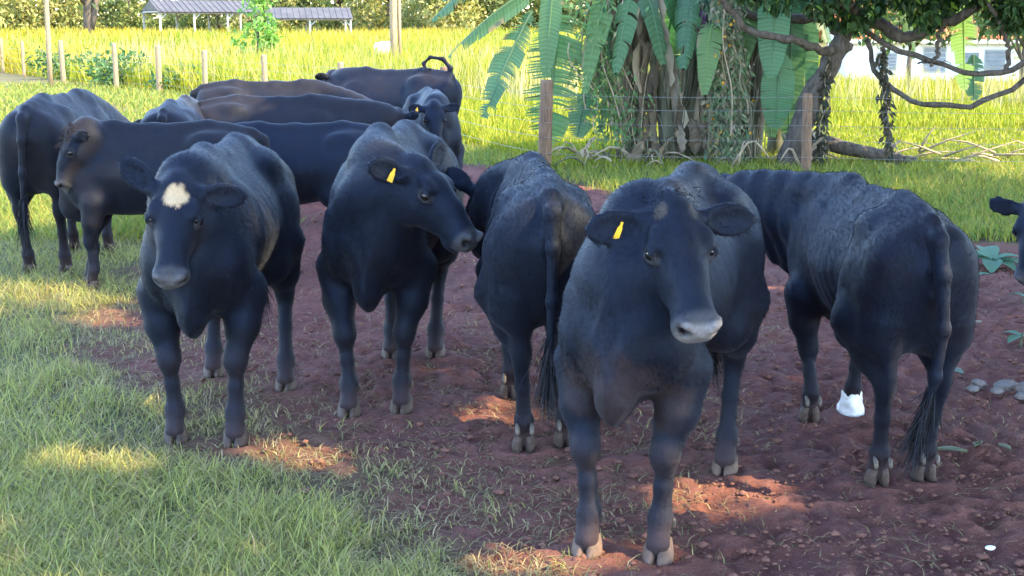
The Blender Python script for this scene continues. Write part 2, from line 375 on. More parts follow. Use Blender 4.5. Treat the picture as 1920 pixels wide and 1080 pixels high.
def build_cow(feet, poll, muzzle, s=1.0, vox=.009, label='', hump=0., belly=0., ears=None, tail=None, roll=0.,
              tags=(), star=False, coat='black', mudknee=0., hair=0, wrap=None, fat=1., seed=1, paint=None, curl=None, hs=.87, tail_r=1., muz=.3):
    """feet: world xy of front left, front right, hind left, hind right hoof; poll, muzzle: world xyz"""
    rs = np.random.RandomState(seed)
    f = np.array(feet, float); fm = (f[0]+f[1])/2; hm = (f[2]+f[3])/2
    X = unit(fm-hm); Yv = np.array([-X[1], X[0]]); org = (fm+hm)/2+X*.025*s
    def loc(p):
        q = np.array(p, float); e = q[:2]-org
        return np.array([e@X, e@Yv, q[2] if len(q) > 2 else 0.])/s
    lf = [loc(p) for p in f]; P = loc(poll); Mz = loc(muzzle)
    hx = unit(Mz-P); up = np.array([0, 0, 1.]); hy = unit(np.cross(up, hx)); hz = np.cross(hx, hy)
    if roll:
        c, sn = math.cos(roll), math.sin(roll); hy, hz = hy*c+hz*sn, hz*c-hy*sn
    HM = np.array([hx, hy, hz]); hp = lambda x, y, z: P+(hx*x+hy*y+hz*z)*hs
    pts = np.array(lf+[P, Mz, P+hy*.3, P-hy*.3, P+hz*.1, [-1., -.36, 0], [.75, .36, 1.3]]+([np.array(t) for t in tail] if tail else []))
    lo = pts.min(0)-.12; hi = pts.max(0)+.12; lo[2] = -.02
    G = Field(lo, hi, vox/s)
    I3 = np.eye(3); w = fat
    G.loft((0, 0, 0), I3, [(-.80, 1.06, .90, .03), (-.765, 1.13, .80, .11), (-.70, 1.185, .68, .17*w), (-.58, 1.222, .62, .225*w), (-.45, 1.235, .60, .245*w),
        (-.25, 1.225, .60-belly*.6, .25*w), (-.05, 1.215, .565-belly, .285*w), (.15, 1.215+hump*.5, .55-belly, .28*w), (.32, 1.235+hump, .55-belly*.4, .24*w),
        (.46, 1.225+hump*.7, .57, .21*w), (.58, 1.15, .61, .155*w), (.66, 1.03, .66, .10*w), (.71, .92, .72, .04)], n=2.12, k=.05, taper=.44, tlow=([-.6, -.1, .2, .5, .7], [.25, .22, .32, .60, .65]))
    G.chain([(-.72, 0, 1.165), (-.4, 0, 1.205), (0, 0, 1.185), (.3, 0, 1.205+hump), (.45, 0, 1.17+hump*.6)], [.035, .035, .03, .035, .05], .08)
    G.ell((.60, 0, .635), (.14, .052, .13), None, .10)
    # neck
    base_u = np.array([.42, 0, 1.13+hump*.5]); base_m = np.array([.50, 0, .94]); base_l = np.array([.60, 0, .74])
    eu = hp(-.015, 0, -.065); em = hp(.03, 0, -.115); el = hp(.08, 0, -.16)
    fwd = np.array([1., 0, 0])
    for b0, e0, r0, r1, cf in ((base_u, eu, .10, .060, .20), (base_m, em, .165, .082, .16), (base_l, el, .095, .052, .10)):
        c0 = b0+fwd*cf*.8+(e0-b0)*.12; c1 = e0-hx*np.array([1, 1, .6])*cf*.6-(e0-b0)*.1
        q = [(1-t)**3*b0+3*(1-t)**2*t*c0+3*(1-t)*t*t*c1+t**3*e0 for t in np.linspace(0, 1, 7)]
        G.chain(q, [r0+(r1-r0)*t for t in np.linspace(0, 1, 7)], .07)
    G.chain([hp(.12, 0, -.19), (hp(.1, 0, -.2)+np.array([.66, 0, .66]))/2-np.array([.0, 0, .03]), (.67, 0, .60)], [.02, .028, .045], .08)
    # legs
    for i, sg in ((0, 1), (1, -1)):
        h = lf[i]
        G.ell((.42, .145*sg*w, .87), (.13, .055, .24), [[.93, 0, .37], [0, 1, 0], [-.37, 0, .93]], .11)
        G.cone((.55, .115*sg, .80), (.42, .145*sg, .66), .095, .095, .11)
        el_ = np.array([.43, .175*sg, .66]); kn = np.array([.44*.3+h[0]*.7+.012, .17*sg*.3+h[1]*.7, .375])
        fe = np.array([h[0]-.012, h[1], .145])
        mid = (el_*.5+kn*.5)+np.array([.0, .012*sg, 0])
        G.chain([el_, mid, kn], [.102, .070, .044], .03)
        G.ell(kn+np.array([.008, 0, .0]), (.044, .048, .066), None, .03)
        G.chain([kn+np.array([-.004, 0, -.05]), (kn+fe)/2, fe], [.034, .0285, .033], .02)
        G.ell(fe, (.036, .040, .046), None, .02)
        G.cone(fe, (h[0]+.012, h[1], .06), .036, .042, .02)
        G.cone(kn+np.array([-.035, 0, -.09]), fe+np.array([-.025, 0, .02]), .018, .026, .03)
    for i, sg in ((2, 1), (3, -1)):
        h = lf[i]
        G.ell((-.50, .125*sg*w, .90), (.215, .10*w, .27), [[.97, 0, .24], [0, 1, 0], [-.24, 0, .97]], .12)
        hk = np.array([h[0]*.8-.55*.2-.075, h[1]*.75+.17*sg*.25, .475]); st = np.array([-.34+(h[0]+.55)*.25, .175*sg*w, .66])
        fe = np.array([h[0]-.018, h[1], .15])
        G.cone((-.46, .13*sg*w, .90), st, .16*w, .11, .12)
        G.cone((-.66, .115*sg*w, 1.0), (-.60+(h[0]+.55)*.3, .15*sg, .68), .115, .105, .11)
        ga = np.array([-.47+(h[0]+.55)*.3, .175*sg, .72])
        G.chain([ga, ga*.45+hk*.55+np.array([.02, .008*sg, 0]), hk], [.140, .080, .045], .04)
        G.cone((-.67+(h[0]+.55)*.4, .145*sg, .74), hk+np.array([-.045, 0, .05]), .06, .030, .05)
        G.ell(hk+np.array([-.008, 0, 0]), (.054, .041, .080), None, .03)
        G.chain([hk+np.array([.0, 0, -.05]), (hk+fe)/2, fe], [.037, .0315, .035], .02)
        G.ell(fe, (.038, .042, .046), None, .02)
        G.cone(fe, (h[0]+.012, h[1], .06), .038, .044, .02)
        G.ell((-.39, .165*sg*w, 1.125), (.08, .035, .04), None, .11)
        G.ell((-.71, .085*sg, 1.08), (.05, .04, .05), None, .08)
    # tail
    tl = tail or [(-.74, 0, 1.17), (-.82, 0, 1.12), (-.855, .0, .98), (-.865, .004, .76), (-.865, .01, .52)]
    tr = np.interp(np.linspace(0, 1, len(tl)), [0, .25, .5, 1], [.038, .034, .026, .018])*tail_r
    G.chain([np.array(t, float) for t in tl], tr, .03)
    # head
    def HC(a, b, ra, rb, k=.04, sub=False): G.cone(a, b, ra*hs, rb*hs, k*hs, sub)
    def HN(p, r, k=.04): G.chain(p, [q*hs for q in r], k*hs)
    def HE(c, r, m_=None, k=.04, sub=False): G.ell(c, np.array(r)*hs, m_, k*hs, sub)
    G.loft(P, HM, [tuple(v*hs for v in row) for row in [(-.045, -.01, -.09, .03), (-.01, .035, -.14, .078), (.05, .062, -.19, .104), (.12, .066, -.215, .116), (.19, .056, -.212, .116), (.26, .038, -.182, .090),
                   (.34, .018, -.152, .070), (.41, .006, -.142, .071), (.455, -.012, -.132, .074), (.485, -.03, -.115, .058), (.50, -.05, -.095, .03)]], n=2.6, k=.03, tlow=.38)
    HC(hp(.0, 0, .015), hp(.03, 0, .02), .055, .06, .05)
    HN([hp(.16, 0, .015), hp(.30, 0, -.012), hp(.40, 0, -.035)], [.055, .05, .045], .04)
    HE(hp(.440, 0, -.066), (.058, .083, .062), HM, .025)
    HE(hp(.405, 0, -.135), (.060, .056, .028), HM, .014)
    for sg in (1, -1):
        HE(hp(.13, .066*sg, -.130), (.10, .040, .085), HM, .05)
        HE(hp(.155, .088*sg, .034), (.050, .030, .022), HM, .03)
        HE(hp(.190, .126*sg, -.003), (.034, .030, .022), HM, .016, sub=True)
        HN([hp(.152, .112*sg, -.006), hp(.172, .122*sg, .017), hp(.198, .120*sg, .017), hp(.222, .102*sg, -.008)], [.007, .010, .010, .007], .010)
        HN([hp(.155, .113*sg, -.012), hp(.178, .119*sg, -.026), hp(.205, .112*sg, -.024), hp(.226, .099*sg, -.012)], [.006, .008, .008, .006], .010)
        HE(hp(.480, .052*sg, -.042), (.036, .016, .022), np.array([unit(hx*.75+hy*.55*sg), unit(hy*.75-hx*.55*sg), hz]), .012, sub=True)
        HN([hp(.455, .066*sg, -.022), hp(.480, .052*sg, -.012), hp(.492, .032*sg, -.028)], [.014, .014, .012], .015)
        HN([hp(.475, .045*sg, -.112), hp(.43, .082*sg, -.112), hp(.36, .088*sg, -.118), hp(.31, .088*sg, -.115)], [.007, .009, .007, .004], .012)if False else None
        HC(hp(.452, .085*sg, -.118), hp(.34, .096*sg, -.122), .012, .006, .014, sub=True)
        ed, en = (ears[0] if sg == 1 else ears[1]) if ears else ((-.15, 1.0, .0), (.62, 0, .75))
        d = unit(hx*ed[0]+hy*ed[1]*sg+hz*ed[2]); nn = hx*en[0]+hy*en[1]*sg+hz*en[2]; nn = unit(nn-d*(nn@d)); wv = np.cross(nn, d)
        b0 = hp(.045, .092*sg, -.008)
        HC(b0, b0+d*.075*hs, .036, .034, .03)
        EM = np.array([d, wv, nn])
        HE(b0+d*.125*hs, (.100, .062, .020), EM, .022)
        HE(b0+d*.130*hs+nn*.022*hs, (.088, .050, .019), EM, .010, sub=True)
    V, Q = G.mesh()
    sst = lambda a, b, x: np.clip((x-a)/(b-a), 0, 1)**2*(3-2*np.clip((x-a)/(b-a), 0, 1))
    V = relax(V, Q, 3)
    N = vnormals(V, Q)
    # muscle, ribs and loose skin: small relief along the normals
    trunkm = sst(.45, .62, V[:, 2])
    hdm = 1-sst(.05, -.05, np.linalg.norm(V-P, axis=1)-.42)
    tm = sst(-.80, -.74, V[:, 0]); trunkm = trunkm*tm
    rel = .011*(fbm3(V*np.array([4.5, 4.5, 4.])+seed, 2)-.5)*trunkm*hdm+.0055*(fbm3(V*np.array([15, 15, 9])+seed*2, 2)-.5)*(.35+.65*trunkm)*(.3+.7*hdm)*tm
    nk = sst(.40, .55, V[:, 0])*sst(1.15, .95, V[:, 2])*sst(.5, .62, V[:, 2])*hdm
    rel += .004*nk*np.sin((V[:, 0]*.55+np.abs(V[:, 1])*.9-V[:, 2]*.25+.05*fbm3(V*6, 2))*2*math.pi/.085)
    rib = sst(-.3, -.15, V[:, 0])*sst(.3, .18, V[:, 0])*sst(.62, .75, V[:, 2])*sst(1.12, .98, V[:, 2])
    rel += .0009*rib*np.sin((V[:, 0]-.25*V[:, 2])*2*math.pi/.078)
    V = V+N*rel[:, None]; N = vnormals(V, Q)
    # coat colours: the animal's own, plus sky sheen, wet glint and dark nostrils put in
    col = np.tile(np.array([.0058, .0066, .0115]), (len(V), 1))  # black base with the sky's bluish sheen put into it
    nz = fbm3(V*7+seed*3.1, 3); nz2 = fbm3(V*23+seed, 2)
    hl = (V-P)@HM.T/hs
    onhead = (hl[:, 0] > -.02) & (hl[:, 0] < .53) & (np.abs(hl[:, 1]) < .14) & (hl[:, 2] > -.26) & (hl[:, 2] < .1)
    def mix(m, c):
        nonlocal col
        m = np.clip(m, 0, 1)[:, None]; col = col*(1-m)+np.array(c)*m
    sst = lambda a, b, x: np.clip((x-a)/(b-a), 0, 1)**2*(3-2*np.clip((x-a)/(b-a), 0, 1))
    if coat == 'brown':
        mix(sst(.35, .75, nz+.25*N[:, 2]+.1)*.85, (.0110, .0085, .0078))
    elif coat == 'rust':
        mix(sst(.45, .8, nz+.2*(V[:, 2]-.9))*.6, (.011, .0075, .008))
    else:
        mix(sst(.55, .85, nz+.08*nz2)*.4, (.009, .007, .007))
    low = sst(.42, .10, V[:, 2]+.10*(nz-.5))
    mix(low*.40*(V[:, 2] < .6), (.026, .018, .018)); mix(sst(.17, .06, V[:, 2]+.08*(nz-.5))*.5, (.050, .029, .025))
    if mudknee:
        for i in (0, 1):
            kn = np.array([.44*.3+lf[i][0]*.7+.05, .17*(1, -1)[i]*.3+lf[i][1]*.7, .365])
            mix(sst(.085, .05, np.linalg.norm(V-kn, axis=1)+.03*(nz2-.5))*mudknee, (.075, .046, .038))
    mz = sst(.415, .455, hl[:, 0]+.02*(nz-.5))*onhead*(hl[:, 2] > -.125)*(np.abs(hl[:, 1]) < .09)
    mix(mz*.9, (.045, .042, .044)); mix(sst(.462, .488, hl[:, 0])*onhead*(hl[:, 2] > -.122)*(np.abs(hl[:, 1]) < .085)*muz*np.clip(.25+.9*nz2, 0, .85), (.19, .17, .165))  # pale nose pad: its wet glint put into the colour
    for sg in (1, -1):
        mix(sst(.030, .018, np.linalg.norm((hl-np.array([.480, .054*sg, -.042]))*np.array([.6, 1.2, 1]), axis=1))*.95, (.006, .005, .005))  # nostril hollows painted black
        mix(sst(.042, .026, np.linalg.norm((hl-np.array([.192, .115*sg, -.008]))*np.array([.8, .6, 1.3]), axis=1)+.008*(nz2-.5))*.75, (.040, .035, .034))
    if star:
        r = np.hypot((hl[:, 0]-.105)/.060, (hl[:, 1]-.012)/.054)
        mix(sst(1.15, .75, r+.55*(fbm3(V*np.array([60, 60, 25]), 2)-.5))*onhead*(hl[:, 2] > -.02), (.42, .29, .165))
    for c, r, cc, am in (paint or ()):
        q = hp(*c[1]) if c[0] == 'h' else np.array(c[1])
        mix(sst(1.0, .55, np.linalg.norm((V-q)/np.array(r), axis=1)+.5*(nz2-.5)+.3*(nz-.5))*am, cc)
    # to world
    R = np.array([[X[0], Yv[0], 0], [X[1], Yv[1], 0], [0, 0, 1.]])
    def W(p): return (np.asarray(p, float)*s)@R.T
    root = empty('cow', (org[0], org[1], gh(org[0], org[1]))); tag(root, label, 'cow', 'black cattle in the herd')
    b = npmesh('body', W(V), Q, M['coat'], root, smooth=True, col=col)
    # small parts
    yaw = math.atan2(X[1], X[0])
    for i in range(4):
        h = lf[i]; wp = W((h[0], h[1], 0))
        if wrap == i:
            o = npmesh('hoof_wrap', *wrap_mesh(), M['wrap'], root, smooth=True); o['label'] = 'crumpled white bandage wrapped round the hoof'
        else:
            o = bpy.data.objects.new('hoof', HOOF[seed*7 % 2 if seed != 3 else 0]); C.objects.link(o); o.parent = root
        o.location = (wp[0], wp[1], 0); o.rotation_euler = (0, 0, yaw+rs.uniform(-.15, .15)); o.scale = (s*.84, s*.82, s*(.74 if wrap == i else .88))
        for sd in (1, -1):
            if vox > .012 or wrap == i: continue
            dc = bpy.data.objects.new('dewclaw', DEWCLAW); C.objects.link(dc); dc.parent = root
            p = W((h[0]-.062, h[1]+sd*.032, .115)); dc.location = p; dc.rotation_euler = (0, 0, yaw); dc.scale = (s*.85,)*3
    for sg in (1, -1):
        o = bpy.data.objects.new('eye', EYE); C.objects.link(o); o.parent = root; o.location = W(hp(.190, .107*sg, -.003)); o.scale = (s*hs*1.08,)*3
    for sg, da, off, tw in tags:
        ed, en = (ears[0] if sg == 1 else ears[1]) if ears else ((-.15, 1.0, .0), (.62, 0, .75))
        d = unit(hx*ed[0]+hy*ed[1]*sg+hz*ed[2]); nn = hx*en[0]+hy*en[1]*sg+hz*en[2]; nn = unit(nn-d*(nn@d))
        o = bpy.data.objects.new('ear_tag', TAG); C.objects.link(o); o.parent = root
        o.location = W(hp(.045, .092*sg, -.008)+d*off*hs+nn*.020*hs)
        dn = np.array([0, 0, -1.]); n2 = unit(R@nn); t = unit(dn-n2*(dn@n2)); sd = np.cross(t, n2)
        c, sn = math.cos(da), math.sin(da); t, sd = t*c+sd*sn, sd*c-t*sn
        o.rotation_euler = Matrix([[sd[i], -t[i], n2[i]] for i in range(3)]).to_euler(); o.scale = (s*tw*.76, s*.78, s)
        sd_ = bpy.data.objects.new('stud', STUD); C.objects.link(sd_); sd_.parent = o
    # tail switch: a brush of long hair
    if not tail or tail[-1][2] < .8:
        switch_hair(root, W(tl[-1]), W(tl[-2]), s, rs)
    if curl:                                                       # long curly hair between the ears and down the forehead
        cn, cl_, cc, ext = curl
        P0 = np.array([hp(rs.uniform(-.05, ext), rs.normal(0, .042), rs.uniform(.01, .06)) for _ in range(cn)])
        D = hx*.5+hz*.55+hy*rs.normal(0, .5, (cn, 1))+rs.normal(0, .35, (cn, 3)); D /= np.linalg.norm(D, axis=1)[:, None]
        strands(W(P0), D@R.T, rs.uniform(.4, 1, cn)*cl_*s, np.full(cn, .0034), np.array(cc)*rs.uniform(.5, 1.6, (cn, 1)), rs, 4, .35, .25, 'poll_hair', 'hair', root)
    # fringe of longer hair inside the ears
    if hair and vox < .012:
        for sg in (1, -1):
            ed, en = (ears[0] if sg == 1 else ears[1]) if ears else ((-.15, 1.0, .0), (.62, 0, .75))
            d = unit(hx*ed[0]+hy*ed[1]*sg+hz*ed[2]); nn = hx*en[0]+hy*en[1]*sg+hz*en[2]; nn = unit(nn-d*(nn@d)); wv = np.cross(nn, d); m_ = 260
            aa = rs.uniform(0, 6.28, m_); rr_ = rs.uniform(.55, 1.0, m_)
            P0 = hp(.045, .092*sg, -.008)+d*.125*hs+d*(np.cos(aa)*.095*hs*rr_)[:, None]+wv*(np.sin(aa)*.058*hs*rr_)[:, None]
            D = d*.55+nn*.45+wv*(-np.sin(aa)*.4)[:, None]+rs.normal(0, .3, (m_, 3)); D /= np.linalg.norm(D, axis=1)[:, None]
            strands(W(P0), D@R.T, rs.uniform(.015, .035, m_)*s, np.full(m_, .0025), np.array([.010, .009, .010])*rs.uniform(.5, 2.2, (m_, 1)), rs, 2, .1, .2, 'ear_hair', 'hair', root)
    if hair: coat_hair(root, W(V), Q, N@R.T, col, hair, rs, W, P, HM, onhead, R, onhead & (hl[:, 0] > .425))
    return root
# shared small meshes of the cattle
def _m(name, V, F, mat, smooth=True):
    me = mkmesh(name, np.array(V), F, None, smooth); me.materials.append(M[mat]); return me
HV, HF = hoof_mesh(); HOOF = [_m('hoof', HV, HF, 'hoof_pale'), _m('hoof', HV, HF, 'hoof')]
_c = MB(); _c.tube([(.02, 0, .03), (-.004, 0, .012), (-.014, 0, -.012), (-.012, 0, -.026)], [.008, .013, .012, .005], 8); DEWCLAW = _m('dewclaw', _c.V, _c.F, 'claw')
def sphere(r, nu=14, nv=10):
    V = [(0, 0, r)]+[(r*math.sin(math.pi*i/nv)*math.cos(2*math.pi*j/nu), r*math.sin(math.pi*i/nv)*math.sin(2*math.pi*j/nu), r*math.cos(math.pi*i/nv)) for i in range(1, nv) for j in range(nu)]+[(0, 0, -r)]
    F = [(0, 1+j, 1+(j+1) % nu) for j in range(nu)]
    F += [(1+i*nu+j, 1+(i+1)*nu+j, 1+(i+1)*nu+(j+1) % nu, 1+i*nu+(j+1) % nu) for i in range(nv-2) for j in range(nu)]
    b = 1+(nv-2)*nu; F += [(b+j, len(V)-1, b+(j+1) % nu) for j in range(nu)]
    return V, F
EYE = _m('eye', *sphere(.0235), 'eye')
# ear tag: stud at the top, neck, flared plate, hanging along -y of its own frame
_o = [(-.007, .018), (.007, .018), (.008, .004), (.017, -.012), (.020, -.058), (-.020, -.058), (-.017, -.012), (-.008, .004)]
_V = [(x, y, .0035) for x, y in _o]+[(x, y, -.0005) for x, y in _o]; k = len(_o)
TAG = _m('ear_tag', _V, [list(range(k-1, -1, -1)), list(range(k, 2*k))]+[[i, (i+1) % k, k+(i+1) % k, k+i] for i in range(k)], 'tag', False)
STUD = _m('stud', *(lambda c: (c.V, c.F))(MB().tube([(0, .010, .002), (0, .010, .007), (0, .010, .0085)], [.0085, .008, .004], 10)), 'stud')
def wrap_mesh():
    V = []; n = 40; zs = list(np.linspace(0, .155, 15)); rr = np.interp(zs, [0, .02, .05, .085, .12, .145, .155], [.084, .092, .089, .080, .068, .070, .062])
    rs = np.random.RandomState(4)
    for i, z in enumerate(zs):
        for j in range(n):
            a = 2*math.pi*j/n; r = rr[i]*(1+rs.uniform(-.012, .012)+.045*math.sin(a*6+i*.35)+.04*math.sin(a*3-i*.55)+.03*math.sin(i*1.1+a*2))
            V.append((r*math.cos(a)+.01, r*.92*math.sin(a), z+(.012*math.sin(a*4+1)+.006*math.sin(a*9) if i > 10 else 0)))
    F = np.array([(i*n+j, i*n+(j+1) % n, i*n+n+(j+1) % n, i*n+n+j) for i in range(len(zs)-1) for j in range(n)])
    return np.array(V), F
def strands(P0, D, L, W, col, rs, seg=3, curl=.0, droop=.0, name='hair', mat='hair', parent=None):
    """many thin tapering strips: roots P0, directions D, lengths L, widths W"""
    n = len(P0); side = np.cross(D, rs.normal(size=(n, 3))); side /= np.linalg.norm(side, axis=1)[:, None]+1e-9
    c2 = np.cross(D, side); V = []
    ph = rs.uniform(0, 6.28, n)
    for i in range(seg+1):
        t = i/seg
        ctr = P0+D*(L*t)[:, None]+np.array([0, 0, -1.])*(droop*L*t*t)[:, None]+c2*(curl*L*np.sin(t*3+ph)*t)[:, None]
        w = W*(1-.85*t)/2
        V += [ctr-side*w[:, None], ctr+side*w[:, None]]
    V = np.stack(V, 1)
    base = np.arange(n)[:, None]*(2*seg+2)
    Q = np.concatenate([base+np.array([2*i, 2*i+1, 2*i+3, 2*i+2]) for i in range(seg)])
    return npmesh(name, V.reshape(-1, 3), Q, M[mat], parent, False, np.repeat(col, 2*seg+2, 0))
def switch_hair(root, end, prev, s, rs):
    n = 420; d = unit(np.array(end)-np.array(prev)); t = rs.uniform(0, 1, n)
    P0 = np.array(prev)*.35+np.array(end)*.65+d*(t*.17*s-.02)[:, None]+rs.normal(0, .009, (n, 3))
    D = d+rs.normal(0, .16, (n, 3)); D /= np.linalg.norm(D, axis=1)[:, None]
    col = np.tile([.012, .011, .012], (n, 1))*rs.uniform(.7, 2.0, (n, 1))
    strands(P0, D, rs.uniform(.12, .26, n)*s, np.full(n, .005*s), col, rs, 4, .10, .1, 'tail_switch', 'hair', root)
def coat_hair(root, V, Q, N, col, n, rs, W, P, HM, onhead, R, bare):
    """short coat hair lying along the body, and the longer curl on the poll"""
    A = np.linalg.norm(np.cross(V[Q[:, 2]]-V[Q[:, 0]], V[Q[:, 3]]-V[Q[:, 1]]), axis=1)
    f = rs.choice(len(Q), n, p=A/A.sum()); u = rs.uniform(0, 1, (n, 2))
    a, b, c, d = [V[Q[f, j]] for j in range(4)]
    p = (a*(1-u[:, :1])+b*u[:, :1])*(1-u[:, 1:])+(d*(1-u[:, :1])+c*u[:, :1])*u[:, 1:]
    nn = N[Q[f, 0]]; hd = onhead[Q[f, 0]]
    flow = R@np.array([-.75, 0, -.65]); fl = np.tile(flow, (n, 1))
    hf = R@(HM[0]*.9); fl[hd] = hf
    fl = fl+rs.normal(0, .22, (n, 3)); fl -= nn*(fl*nn).sum(1)[:, None]; fl /= np.linalg.norm(fl, axis=1)[:, None]+1e-9
    D = fl+nn*rs.uniform(.10, .34, (n, 1)); D /= np.linalg.norm(D, axis=1)[:, None]
    L = rs.uniform(.010, .024, n)*np.where(p[:, 2] < .62, .62, 1.)*np.where(hd, .7, 1.); L[p[:, 2] < .12] *= .3; L[bare[Q[f, 0]]] = .001
    hc = col[Q[f, 0]]*rs.uniform(.6, 1.7, (n, 1))
    side = np.cross(D, nn); side /= np.linalg.norm(side, axis=1)[:, None]+1e-9
    w = .0030
    VV = np.stack([p-side*w/2-nn*.001, p+side*w/2-nn*.001, p+D*L[:, None]], 1).reshape(-1, 3)
    o = npmesh('coat_hair', VV, np.arange(3*n).reshape(-1, 3), M['hair'], root, True, np.repeat(hc, 3, 0))
    o.data.normals_split_custom_set_from_vertices(np.repeat(nn+rs.normal(0, .10, (n, 3)), 3, 0).tolist())
    o['kind'] = 'stuff'
def poll_curls(root, ctr, spread, n, ln, c, rs, direction, name='poll_hair'):
    P0 = np.array(ctr)+rs.normal(0, 1, (n, 3))*np.array(spread)
    D = np.array(direction)+rs.normal(0, .45, (n, 3)); D /= np.linalg.norm(D, axis=1)[:, None]
    col = np.array(c)*rs.uniform(.5, 1.7, (n, 1))
    return strands(P0, D, rs.uniform(.5, 1, n)*ln, np.full(n, .004), col, rs, 4, .35, .15, name, 'hair', root)
# ------------------------------------------------------------------ the ground: one sheet, finest where the herd stands
gx = np.concatenate([-np.geomspace(7, 420, 46)[::-1], np.linspace(-7, -3, 90, endpoint=False), np.linspace(-3, 3.2, 280), np.linspace(3.2, 7, 80)[1:], np.geomspace(7, 420, 46)[1:]])
gy = np.concatenate([-np.geomspace(1, 60, 12)[::-1], np.linspace(0, 3.9, 16), np.linspace(3.9, 9, 270)[1:], np.linspace(9, 19, 190)[1:], np.geomspace(19, 480, 110)[1:]])
GX, GY = np.meshgrid(gx, gy, indexing='xy')
dm = dirt_np(GX, GY)
n_a = fbm2(GX*2.2, GY*2.2, 3)-.5; n_b = fbm2(GX*9, GY*9, 3, 3.)-.5; n_c = fbm2(GX*24, GY*24, 2, 7.)-.5
near = sstep(24, 15, GY)*sstep(8, 6, np.abs(GX))
GZ = gh_np(GX, GY)+near*(dm*(.05*n_a+.065*n_b+.05*n_c-.008)+(1-dm)*(.03*n_a+.02*n_b-.006))
prints = np.random.RandomState(3); HPX = prints.uniform(-2.5, 4, 420); HPY = prints.uniform(4, 15, 420)
nearidx = np.where((gy > 3.5) & (gy < 16))[0]; sub = slice(nearidx[0], nearidx[-1]+1); zz = GZ[sub]; xx = GX[sub]; yy = GY[sub]; dd = dm[sub]
for px_, py_ in zip(HPX, HPY):                                  # hoof prints pressed into the bare soil
    i0, i1 = np.searchsorted(gy[sub], [py_-.25, py_+.25]); j0, j1 = np.searchsorted(gx, [px_-.25, px_+.25])
    q = np.hypot(xx[i0:i1, j0:j1]-px_, yy[i0:i1, j0:j1]-py_); zz[i0:i1, j0:j1] += dd[i0:i1, j0:j1]*(-.022*np.exp(-(q/.055)**2)+.012*np.exp(-((q-.09)/.035)**2))
FEET = [(.50, 4.48), (.26, 4.53), (.87, 5.42), (.63, 5.62), (-1.20, 5.79), (-1.47, 5.83), (-1.13, 6.72), (-1.55, 7.0), (-.52, 6.32), (-.76, 6.25), (-.42, 7.42), (-.66, 7.40), (-.01, 6.57), (.19, 6.62), (.05, 5.71), (.23, 5.77), (1.37, 6.17), (1.59, 6.28), (1.45, 5.27), (1.65, 5.32)]
for px_, py_ in FEET:                                            # soil pushed up round the standing hooves
    i0, i1 = np.searchsorted(gy[sub], [py_-.25, py_+.25]); j0, j1 = np.searchsorted(gx, [px_-.25, px_+.25])
    q = np.hypot(xx[i0:i1, j0:j1]-px_, yy[i0:i1, j0:j1]-py_); zz[i0:i1, j0:j1] = zz[i0:i1, j0:j1]*(1-np.exp(-(q/.14)**2))+.016*np.exp(-((q-.10)/.035)**2)*(.4+1.2*fbm2(xx[i0:i1, j0:j1]*25, yy[i0:i1, j0:j1]*25, 2))
ny, nx = GX.shape; ii = np.arange(ny*nx).reshape(ny, nx)
GQ = np.stack([ii[:-1, :-1], ii[:-1, 1:], ii[1:, 1:], ii[1:, :-1]], -1).reshape(-1, 4)
gcol = np.repeat(dm.reshape(-1, 1), 3, 1)
tag(npmesh('ground', np.stack([GX, GY, GZ], -1).reshape(-1, 3), GQ, M['ground'], None, True, gcol), kind='structure')

def blades(name, x, y, h, w, lean, col, rs, seg=3, mat='grass', z=None, stiff=1.6, parent=None, az=None):
    n = len(x); z = gh_np(x, y) if z is None else z
    az = rs.uniform(0, 2*math.pi, n) if az is None else az; dx, dy = np.cos(az), np.sin(az); V = []
    fa = rs.uniform(0, 2*math.pi, n); sx, sy = np.cos(fa), np.sin(fa)
    for i in range(seg+1):
        t = i/seg; out = lean*h*t**stiff; up = h*t*(1-.28*lean*t)
        up = np.maximum(up-np.maximum(lean-1, 0)*h*t*t*.45, .004)
        ww = w*(1-t**1.6)/2+.0004
        cx, cy, cz = x+dx*out, y+dy*out, z+up
        V += [np.stack([cx-sx*ww, cy-sy*ww, cz], -1), np.stack([cx+sx*ww, cy+sy*ww, cz], -1)]
    V[0][:, 2] -= .015; V[1][:, 2] -= .015
    V = np.stack(V, 1); k = 2*seg+2
    base = np.arange(n)[:, None]*k
    Q = np.concatenate([base+np.array([2*i, 2*i+1, 2*i+3, 2*i+2]) for i in range(seg)])
    return npmesh(name, V.reshape(-1, 3), Q, M[mat], parent, False, np.repeat(col, k, 0))
def pick(rs, n, cols, wts):
    c = np.array(cols)[rs.choice(len(cols), n, p=np.array(wts)/sum(wts))]; return c*rs.uniform(.7, 1.3, (n, 1))
def scatter(rs, n, y0, y1, power, x_half, off=.45):
    """points in the wedge ahead, denser near y0"""
    u = rs.uniform(0, 1, n); y = (y0**(1-power)+(y1**(1-power)-y0**(1-power))*u)**(1/(1-power)) if power != 1 else y0*(y1/y0)**u
    return rs.uniform(-1, 1, n)*(y*x_half+off), y
GREEN = [(.25, .265, .075), (.285, .285, .08), (.22, .235, .08), (.32, .285, .095), (.19, .155, .075), (.14, .105, .06)]
